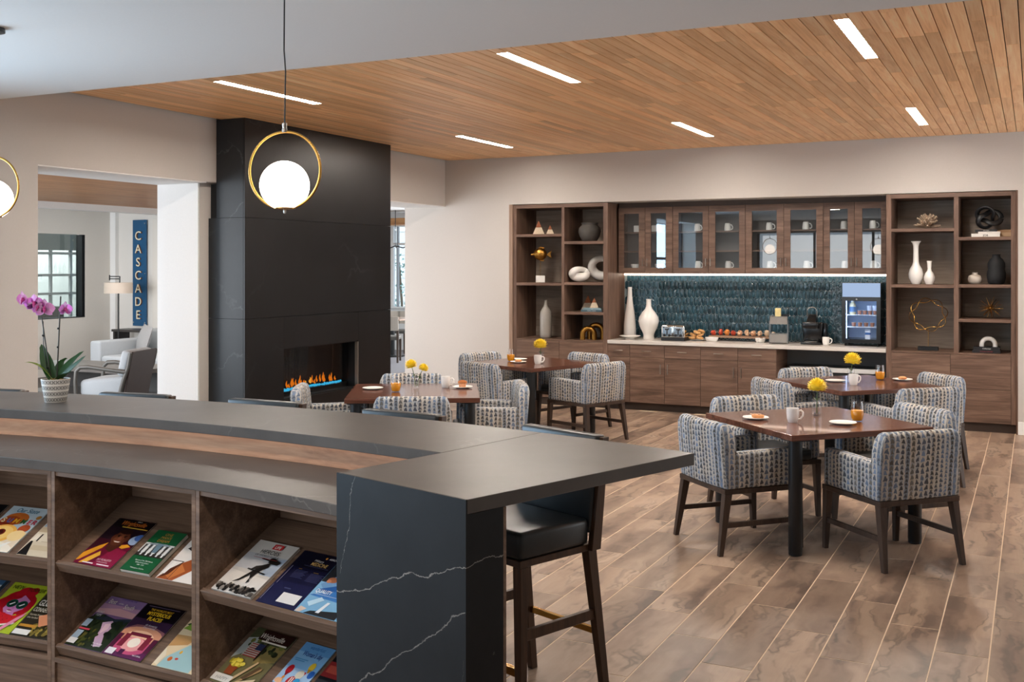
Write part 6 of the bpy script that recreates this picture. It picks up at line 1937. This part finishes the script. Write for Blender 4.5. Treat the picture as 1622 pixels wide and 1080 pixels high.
B().hexa([(-0.028, -0.028, 0.0855), (0.028, -0.028, 0.0855), (0.028, 0.028, 0.0855), (-0.028, 0.028, 0.0855), (-0.028, -0.003, 0.115), (0.028, -0.003, 0.115), (0.028, 0.003, 0.115), (-0.028, 0.003, 0.115)]).obj('gable_top', plain('#dbe3ee', 0.5), mc)
tag(B().tube([(-1.55, 12.86, ZK + 0.004), (-1.53, 12.95, ZK + 0.010), (-1.56, 13.05, ZK + 0.006), (-1.535, 13.14, ZK + 0.012), (-1.545, 13.18, ZK + 0.05)], 0.004, 6).obj('power_cord', MT['black'], smooth=60), 'black power cord at the right of the mini fridge', 'cord')
# ================================================================ lounge seen through the left opening
structure(B().box(-15.4, -7.86, 5.0, 14.2, -0.1, 0.0).obj('floor', plain('#4a4440', 0.8, var=0.2, scale=20, name='lounge_carpet')))
lc = structure(B().box(-13.0, -7.842, 5.0, 13.6, 2.775, 2.9).obj('ceiling', plain('#2a1c12', 0.9)))
lp = None
for k in range(46):
    x = -12.955 + 0.1115 * k
    if lp is None:
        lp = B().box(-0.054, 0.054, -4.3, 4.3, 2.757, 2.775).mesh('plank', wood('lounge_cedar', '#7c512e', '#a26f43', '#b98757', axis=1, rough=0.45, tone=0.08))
    link('plank', lp, lc, (x, 9.3, 0))
structure(B().box(-13.20, -13.0, 5.0, 13.6, 2.66, 2.95).obj('trim_8', MT['white']))
structure(B().box(-14.46, -13.20, 5.0, 13.6, 2.74, 2.95).obj('ceiling', MT['ceil']))
# window wall of the lounge with an interior glazed opening
ww = B()
ww.box(-14.60, -14.455, 5.0, 10.0, 0, 2.8)
ww.box(-14.60, -14.455, 12.98, 13.6, 0, 2.8)
ww.box(-14.60, -14.455, 10.0, 12.98, 0, 0.94)
ww.box(-14.60, -14.455, 10.0, 12.98, 2.34, 2.8)
structure(ww.obj('wall_lounge', MT['cream']))
wn = structure(B().box(-14.60, -14.46, 12.955, 12.979, 0.945, 2.335).obj('window_1', MT['blackmetal']))
B().box(-14.60, -14.46, 12.915, 12.93, 0.945, 2.335).obj('frame_bar', MT['blackmetal'], wn)
B().box(-14.60, -14.45, 10.0, 12.955, 0.941, 0.955).obj('sill', MT['blackmetal'], wn)
B().box(-14.56, -14.555, 10.0, 12.955, 0.955, 2.335).obj('glass_pane', thin_glass('window_glass', (0.72, 0.76, 0.75, 1), 0.08), wn)
# the room behind that glass: pale walls, and a lattice standing in for the glass reflections
rb = B()
rb.box(-18.1, -18.0, 9.0, 17.4, 0, 3.0)
rb.box(-18.0, -14.6, 17.3, 17.4, 0, 3.0)
rb.box(-18.0, -14.6, 9.0, 9.1, 0, 3.0)
structure(rb.obj('wall_office', wall_paint('#c3c6c4', 'office_paint')))
structure(B().box(-18.0, -14.6, 9.0, 17.4, 2.95, 3.0).obj('ceiling', MT['ceil']))
structure(B().box(-18.0, -14.6, 9.0, 17.4, -0.1, 0.0).obj('floor', plain('#5a5c5c', 0.8)))
area('office_fill', (-16.9, 13.8, 2.9), (0, 0, 0), 1.6, 5.0, 420, (0.95, 0.98, 1.0))  # overhead fill, added to brighten what shows through the lounge glass
lat = thing('reflection_lattice', 'grey lattice standing in for reflections in the dark lounge glass', 'shelving', (-16.2, 13.2, 0))
GL = plain('#9a9e9f', 0.5, name='lattice_grey')
for y in (11.9, 12.45, 13.05, 13.14, 13.75, 14.2):
    wobj(B().box(-16.25, -16.2, y, y + 0.045, 0, 2.4), 'upright', GL, lat)
for z in (1.28, 1.62, 2.02):
    wobj(B().box(-16.27, -16.12, 11.8, 14.3, z, z + 0.045), 'shelf', GL, lat)
wobj(B().box(-16.26, -16.13, 11.8, 14.3, 2.1, 2.46), 'header_panel', plain('#7c8280', 0.6), lat)
ck = thing('glass_bottles', 'row of clear bottles on the grey lattice', 'bottles', (-16.2, 13.2, 1.995))
ck['kind'] = 'stuff'
bb = B()
for k in range(12):
    bb.lathe([(0, 0), (0.03, 0), (0.03, 0.12), (0.01, 0.16), (0.01, 0.2), (0, 0.2)], 10, (-16.19, 12.95 + 0.1 * k, 1.67))
wobj(bb, 'bottles', MT['glass'], ck)
dkc = thing('dark_console', 'low dark cabinet behind the lounge glass', 'cabinet', (-15.5, 12.6, 0))
wobj(B().box(-15.6, -15.1, 11.6, 13.1, 0, 1.08), 'body', plain('#26282a', 0.5), dkc, bevel=0.004)
wobj(B().box(-15.62, -15.08, 11.58, 13.12, 1.081, 1.11), 'top', plain('#3a3c3e', 0.4), dkc, bevel=0.003)
# back wall with the sign
lb = B()
lb.box(-14.46, -10.4, 13.6, 13.75, 0, 3.0)
structure(lb.obj('wall_lounge', wall_paint('#dcd8d2', 'lounge_paint')))
structure(B().box(-14.46, -14.33, 13.52, 13.6, 0, 2.74).obj('trim_9', MT['white']))
structure(B().box(-13.45, -12.9, 13.50, 13.6, 0.745, 2.60).obj('trim_10', MT['cream']))
sg = thing('wall_sign', 'tall blue sign with raised cream letters down its length', 'sign', (-13.80, 13.58, 0.78), 0)
SB = plain('#14507a', 0.45, var=0.06, name='sign_blue')
B().box(-0.155, 0.155, -0.03, 0.0, 0, 1.82).obj('panel', SB, sg, bevel=0.003)
for s in ((-0.13, 0.06), (0.13, 0.06), (0.13, 0.9), (0.13, 1.76)):
    b = B().lathe([(0, 0), (0.010, 0), (0.010, 0.006), (0, 0.006)], 12).obj('bolt', MT['steel'], sg, (s[0], -0.03, s[1]))
    b.rotation_euler = (R(90), 0, 0)
cr, edge = plain('#e8dcc0', 0.5, name='letter_face'), plain('#8a5a34', 0.5, name='letter_edge')
for i, ch in enumerate('CASCADE'):
    cu = bpy.data.curves.new('letter', 'FONT')
    cu.body = ch
    cu.size = 0.215
    cu.align_x = 'CENTER'
    cu.extrude = 0.014
    cu.offset = 0.001
    cu.resolution_u = 4
    o = bpy.data.objects.new('letter', cu)
    COL.objects.link(o)
    me = bpy.data.meshes.new_from_object(o.evaluated_get(bpy.context.evaluated_depsgraph_get()))
    bpy.data.objects.remove(o)
    bpy.data.curves.remove(cu)
    me.materials.clear()
    me.materials.append(cr)
    me.materials.append(edge)
    for p in me.polygons:
        p.material_index = 0 if p.normal.z > 0.7 else 1
    o = link('letter', me, sg, (0.0, -0.046, 1.475 - 0.226 * i))
    o.rotation_euler = (R(90), 0, 0)
cs = thing('console_table', 'narrow dark console behind the sofa under the sign', 'console table', (-13.4, 13.3, 0))
wobj(B().box(-14.0, -12.4, 13.12, 13.50, 0.70, 0.74), 'top', plain('#3b3836', 0.4), cs, bevel=0.003)
for x in (-13.97, -12.43):
    wobj(B().box(x - 0.02, x + 0.02, 13.15, 13.48, 0, 0.70), 'leg', plain('#2c2a29', 0.5), cs)
# swing-arm floor lamp
fl = thing('floor_lamp', 'floor lamp with a pale drum shade on a swing arm', 'lamp', (-13.55, 12.85, 0))
DK = plain('#2a2a2b', 0.4, 0.5, name='lamp_metal')
B().lathe([(0, 0), (0.14, 0), (0.14, 0.015), (0.02, 0.025), (0, 0.025)], 28).obj('base', DK, fl, smooth=40)
B().tube([(0, 0, 0.02), (0, 0, 1.42)], 0.013, 10).obj('pole', DK, fl, smooth=60)
B().lathe([(0.225, 1.36), (0.225, 1.535), (0.220, 1.535), (0.220, 1.36), (0.225, 1.36)], 36).obj('shade', plain('#d8c8b8', 0.7, name='linen_shade'), fl, smooth=40)
B().tube([(0.0, 0, 1.40), (0.03, 0, 1.55), (0.03, 0, 1.64)], 0.010, 8).obj('neck', DK, fl)
B().bar((0.03, 0, 1.635), (-0.20, 0, 1.635), 0.012, 0.016).obj('swing_arm', DK, fl)
B().bar((0.03, 0, 1.595), (-0.20, 0, 1.595), 0.012, 0.016).obj('swing_arm', DK, fl)
B().bar((-0.20, 0, 1.57), (-0.20, 0, 1.66), 0.014, 0.014).obj('joint', DK, fl)
# sofa facing the bar
SFM, SFD = fabric_plain('#b4b9bd'), fabric_plain('#9c9b9b')
sf = thing('sofa', 'pale grey upholstered sofa under the blue sign', 'sofa', (-12.0, 12.35, 0))
w = lambda b, n, m, **k: wobj(b, n, m, sf, **k)
w(B().box(-13.05, -12.83, 11.80, 12.95, 0.12, 0.655), 'arm', SFM, bevel=0.035, seg=3, smooth=45)
w(B().box(-10.75, -10.53, 11.80, 12.95, 0.12, 0.655), 'arm', SFM, bevel=0.035, seg=3, smooth=45)
w(B().box(-12.825, -10.755, 12.66, 12.97, 0.12, 0.80), 'backrest', SFM, bevel=0.04, seg=3, smooth=45)
w(B().box(-12.825, -10.755, 11.86, 12.655, 0.10, 0.28), 'base', SFM, bevel=0.01)
for a, c in ((-12.82, -11.80), (-11.79, -10.76)):
    w(B().box(a, c, 11.80, 12.62, 0.285, 0.435), 'seat_cushion', SFM, bevel=0.05, seg=4, smooth=50)
for x in (-12.95, -10.62):
    for y in (11.9, 12.85):
        w(B().post((x, y, 0), 0.03, (x, y, 0.12), 0.045), 'leg', DK)
b = B()
n_ = 10
g_ = [[None] * (n_ + 1) for _ in range(n_ + 1)]
for sgn in (1, -1):
    vs = [[b.bm.verts.new(((i / n_ - .5) * 0.46 * (1 - 0.05 * sin(PI * j / n_)), sgn * 0.085 * (sin(PI * i / n_) * sin(PI * j / n_)) ** 0.6, (j / n_ - .5) * 0.46 * (1 - 0.05 * sin(PI * i / n_)))) for j in range(n_ + 1)] for i in range(n_ + 1)]
    for i in range(n_):
        for j in range(n_):
            b.face([vs[i][j], vs[i + 1][j], vs[i + 1][j + 1], vs[i][j + 1]])
bmesh.ops.remove_doubles(b.bm, verts=b.bm.verts[:], dist=0.0005)
tag(b.obj('cushion', SFD, None, (-12.56, 12.43, 0.655), (R(-16), R(6), R(-28)), smooth=70), 'square grey cushion in the left corner of the sofa', 'cushion')
# open-armed lounge chair and low table
lcv = thing('lounge_chair', 'grey lounge chair with dark open arm frame and brown back', 'armchair', (-9.93, 9.36, 0), R(20))
FRM = plain('#55524d', 0.4, var=0.1, name='dark_frame')
for sy in (-0.33, 0.33):
    pts = [(0.36, sy, 0.79), (0.33, sy, 0.62), (0.27, sy, 0.46), (0.225, sy, 0.30), (0.22, sy, 0.20)]
    arm = [(0.30, sy, 0.565), (0.12, sy, 0.585), (-0.16, sy, 0.62), (-0.26, sy, 0.615), (-0.31, sy, 0.57), (-0.32, sy, 0.45), (-0.315, sy, 0.28), (-0.27, sy, 0.245), (0.0, sy, 0.225), (0.24, sy, 0.215)]
    B().tube(arm, 0.020, 8, flat=1.3).obj('arm_frame', FRM, lcv, smooth=60)
    B().tube(pts, 0.018, 8, flat=1.4).obj('back_frame', FRM, lcv, smooth=60)
    B().post((-0.325, sy, 0), 0.03, (-0.315, sy, 0.28), 0.036).obj('leg', FRM, lcv)
    B().post((0.30, sy, 0), 0.03, (0.235, sy, 0.24), 0.036).obj('leg', FRM, lcv)
B().hexa([(-0.29, -0.30, 0.27), (0.24, -0.30, 0.245), (0.24, 0.30, 0.245), (-0.29, 0.30, 0.27), (-0.29, -0.30, 0.46), (0.28, -0.30, 0.51), (0.28, 0.30, 0.51), (-0.29, 0.30, 0.46)]).obj('seat_cushion', SFM, lcv, bevel=0.05, seg=4, smooth=50)
B().hexa([(0.16, -0.30, 0.52), (0.27, -0.30, 0.50), (0.27, 0.30, 0.50), (0.16, 0.30, 0.52), (0.23, -0.30, 0.82), (0.35, -0.30, 0.80), (0.35, 0.30, 0.80), (0.23, 0.30, 0.82)]).obj('back_cushion', SFM, lcv, bevel=0.04, seg=4, smooth=50)
B().hexa([(0.25, -0.32, 0.24), (0.275, -0.32, 0.24), (0.275, 0.32, 0.24), (0.25, 0.32, 0.24), (0.365, -0.32, 0.80), (0.385, -0.32, 0.80), (0.385, 0.32, 0.80), (0.365, 0.32, 0.80)]).obj('back_panel', plain('#35221b', 0.6, name='brown_panel'), lcv, bevel=0.006)
ct = thing('coffee_table', 'long dark low table with an open lower shelf in the lounge', 'table', (-11.3, 10.25, 0), R(0))
TB = wood('grey_oak', '#4b4846', '#65615e', '#79746f', axis=0, rough=0.3, tone=0.0)
wobj(B().box(-12.35, -10.15, 9.90, 10.75, 0.43, 0.485), 'top', TB, ct, bevel=0.004)
wobj(B().box(-12.30, -10.20, 9.95, 10.70, 0.10, 0.13), 'lower_shelf', TB, ct)
wobj(B().box(-12.30, -10.20, 10.60, 10.64, 0.13, 0.43), 'back_panel', plain('#2f2e2e', 0.5), ct)
for x in (-12.28, -10.22):
    for y in (9.97, 10.68):
        wobj(B().post((x, y, 0), 0.05, (x, y, 0.43), 0.05), 'leg', plain('#2f2e2e', 0.5), ct)

# ================================================================ dining room seen through the gap right of the fireplace
structure(B().box(-15.4, -6.0, 14.2, 20.2, -0.1, 0.0).obj('floor', plain('#77757a', 0.9, var=0.15, scale=30, name='grey_carpet')))
fw = structure(B().box(-9.6, -7.86, 13.76, 16.5, -0.1, 0.004).obj('floor', MT['grout']))
k_ = 0
for i in range(12):
    for j in range(5):
        x0 = -9.58 + 0.15 * i
        y0 = 13.78 + 0.6 * j - 0.2 * (i % 3)
        y1 = min(y0 + 0.597, 16.48)
        y0 = max(13.78, y0)
        if y1 - y0 > 0.05:
            B().box(x0, x0 + 0.147, y0, y1, 0.001, 0.007).obj('tile', MT['tile'], fw)
structure(B().box(-15.4, -6.0, 13.76, 20.2, 2.95, 3.1).obj('ceiling', MT['ceil']))
structure(B().box(-15.4, -6.0, 18.6, 19.0, 2.66, 2.80).obj('trim_11', wood('beam_wood', '#8c5c34', '#b07d4e', '#c79662', axis=0, tone=0)))
dw = B()
dw.box(-15.4, -12.55, 19.5, 19.65, 0, 3.0)
dw.box(-12.55, -10.2, 19.5, 19.65, 0, 0.93)
dw.box(-12.55, -10.2, 19.5, 19.65, 2.66, 3.0)
dw.box(-10.2, -6.0, 19.5, 19.65, 0, 3.0)
structure(dw.obj('wall_dining', MT['white']))
win = structure(B().box(-12.55, -12.47, 19.52, 19.60, 0.93, 2.66).obj('window_2', MT['white']))
FRW = plain('#8e9296', 0.5, name='window_frame_grey')
B().box(-12.47, -10.2, 19.53, 19.59, 2.26, 2.31).obj('transom', MT['white'], win)
B().box(-12.37, -12.345, 19.50, 19.58, 0.93, 2.66).obj('mullion', FRW, win)
B().box(-12.55, -10.2, 19.44, 19.52, 0.90, 0.93).obj('sill', MT['white'], win)
B().box(-12.47, -10.2, 19.555, 19.56, 0.93, 2.66).obj('glass_pane', MT['glass'], win)
structure(B().box(-16.5, -9.0, 23.5, 23.6, 0, 5.0).obj('wall_outside', plain('#e9e9e6', 0.8, name='pale_siding')))
for q in range(16):
    B().box(-16.5, -9.0, 23.47, 23.5, 0.3 * q, 0.3 * q + 0.285).obj('siding_board', plain('#e9e9e6', 0.8, name='pale_siding'), bpy.data.objects['wall_outside'])
pl = thing('outdoor_shrub', 'blue-green shrub outside the dining room window', 'shrub', (-13.6, 21.6, 0))
rs = random.Random(2)
B().tube([(0, 0, 0), (0.05, 0, 0.9), (-0.05, 0.02, 1.9)], 0.03, 6).obj('trunk', plain('#5a4d3c', 0.8), pl)
b = B()
for k in range(260):
    z = rs.uniform(0.5, 2.1)
    rr_ = rs.uniform(0, 0.55)
    a = rs.uniform(0, 2 * PI)
    p = Vector((rr_ * cos(a), rr_ * sin(a), z))
    d = Vector((rs.uniform(-1, 1), rs.uniform(-1, 1), rs.uniform(-.3, 1))).normalized() * 0.10
    s = d.cross(Vector((0.3, 0.2, 1))).normalized() * 0.03
    b.poly([p, p + d * .5 + s, p + d, p + d * .5 - s])
tag(b.obj('foliage', plain('#7fa39a', 0.7, var=0.3), pl), kind='stuff')

DWD = plain('#4a3a30', 0.5, name='dark_chair_wood')
STR = fabric_plain('#b8aea2')


def side_chair(label, loc, rz):
    root = thing('side_chair', label, 'chair', loc, R(rz), 'side chairs in the far dining room')
    B().box(-0.24, 0.24, -0.24, 0.24, 0.42, 0.49).obj('seat', plain('#5a5752', 0.6), root, bevel=0.015, seg=2, smooth=40)
    b = B()
    n = 10
    for i in range(n):
        a0, a1 = -0.24 + 0.48 * i / n, -0.24 + 0.48 * (i + 1) / n
        c0, c1 = 0.05 * (1 - (a0 / .24) ** 2), 0.05 * (1 - (a1 / .24) ** 2)
        b.hexa([(a0, 0.20 + c0, 0.60), (a1, 0.20 + c1, 0.60), (a1, 0.24 + c1, 0.60), (a0, 0.24 + c0, 0.60), (a0, 0.22 + c0, 0.86), (a1, 0.22 + c1, 0.86), (a1, 0.26 + c1, 0.86), (a0, 0.26 + c0, 0.86)])
    bmesh.ops.remove_doubles(b.bm, verts=b.bm.verts[:], dist=0.0004)
    b.obj('backrest', STR, root, smooth=50)
    for sx in (-1, 1):
        B().post((sx * 0.22, -0.21, 0), 0.035, (sx * 0.22, -0.21, 0.42), 0.045).obj('leg', DWD, root)
        B().post((sx * 0.23, 0.27, 0), 0.035, (sx * 0.225, 0.21, 0.61), 0.045).obj('leg', DWD, root)
    return root


sc = side_chair('striped side chair nearest the gap beside the fireplace', (-10.99, 17.0, 0), 205)
dup(sc, (-11.9, 18.75, 0), R(20), 'side chair farther back by the dining window')
dtb = thing('far_table', 'dark pedestal table by the dining room window', 'table', (-11.55, 18.05, 0))
B().box(-0.45, 0.45, -0.45, 0.45, 0.74, 0.77).obj('tabletop', plain('#8a6a52', 0.3), dtb)
B().tube([(0, 0, 0.03), (0, 0, 0.74)], 0.05, 12).obj('pedestal', MT['black'], dtb)
B().lathe([(0, 0), (0.25, 0), (0.25, 0.02), (0.05, 0.03), (0, 0.03)], 24).obj('base', MT['black'], dtb)
cl = thing('far_ceiling_lamp', 'small dark branching lamp hanging before the dining window', 'lamp', (-11.7, 18.4, 2.2))
B().tube([(0, 0, 0.0), (0, 0, 0.75)], 0.008, 6).obj('rod', DK, cl)
for a in (-0.22, 0.0, 0.22):
    B().tube([(0, 0, 0.02), (a * .7, 0.05, -0.02), (a, 0.05, 0.0)], 0.012, 6).obj('branch', DK, cl)
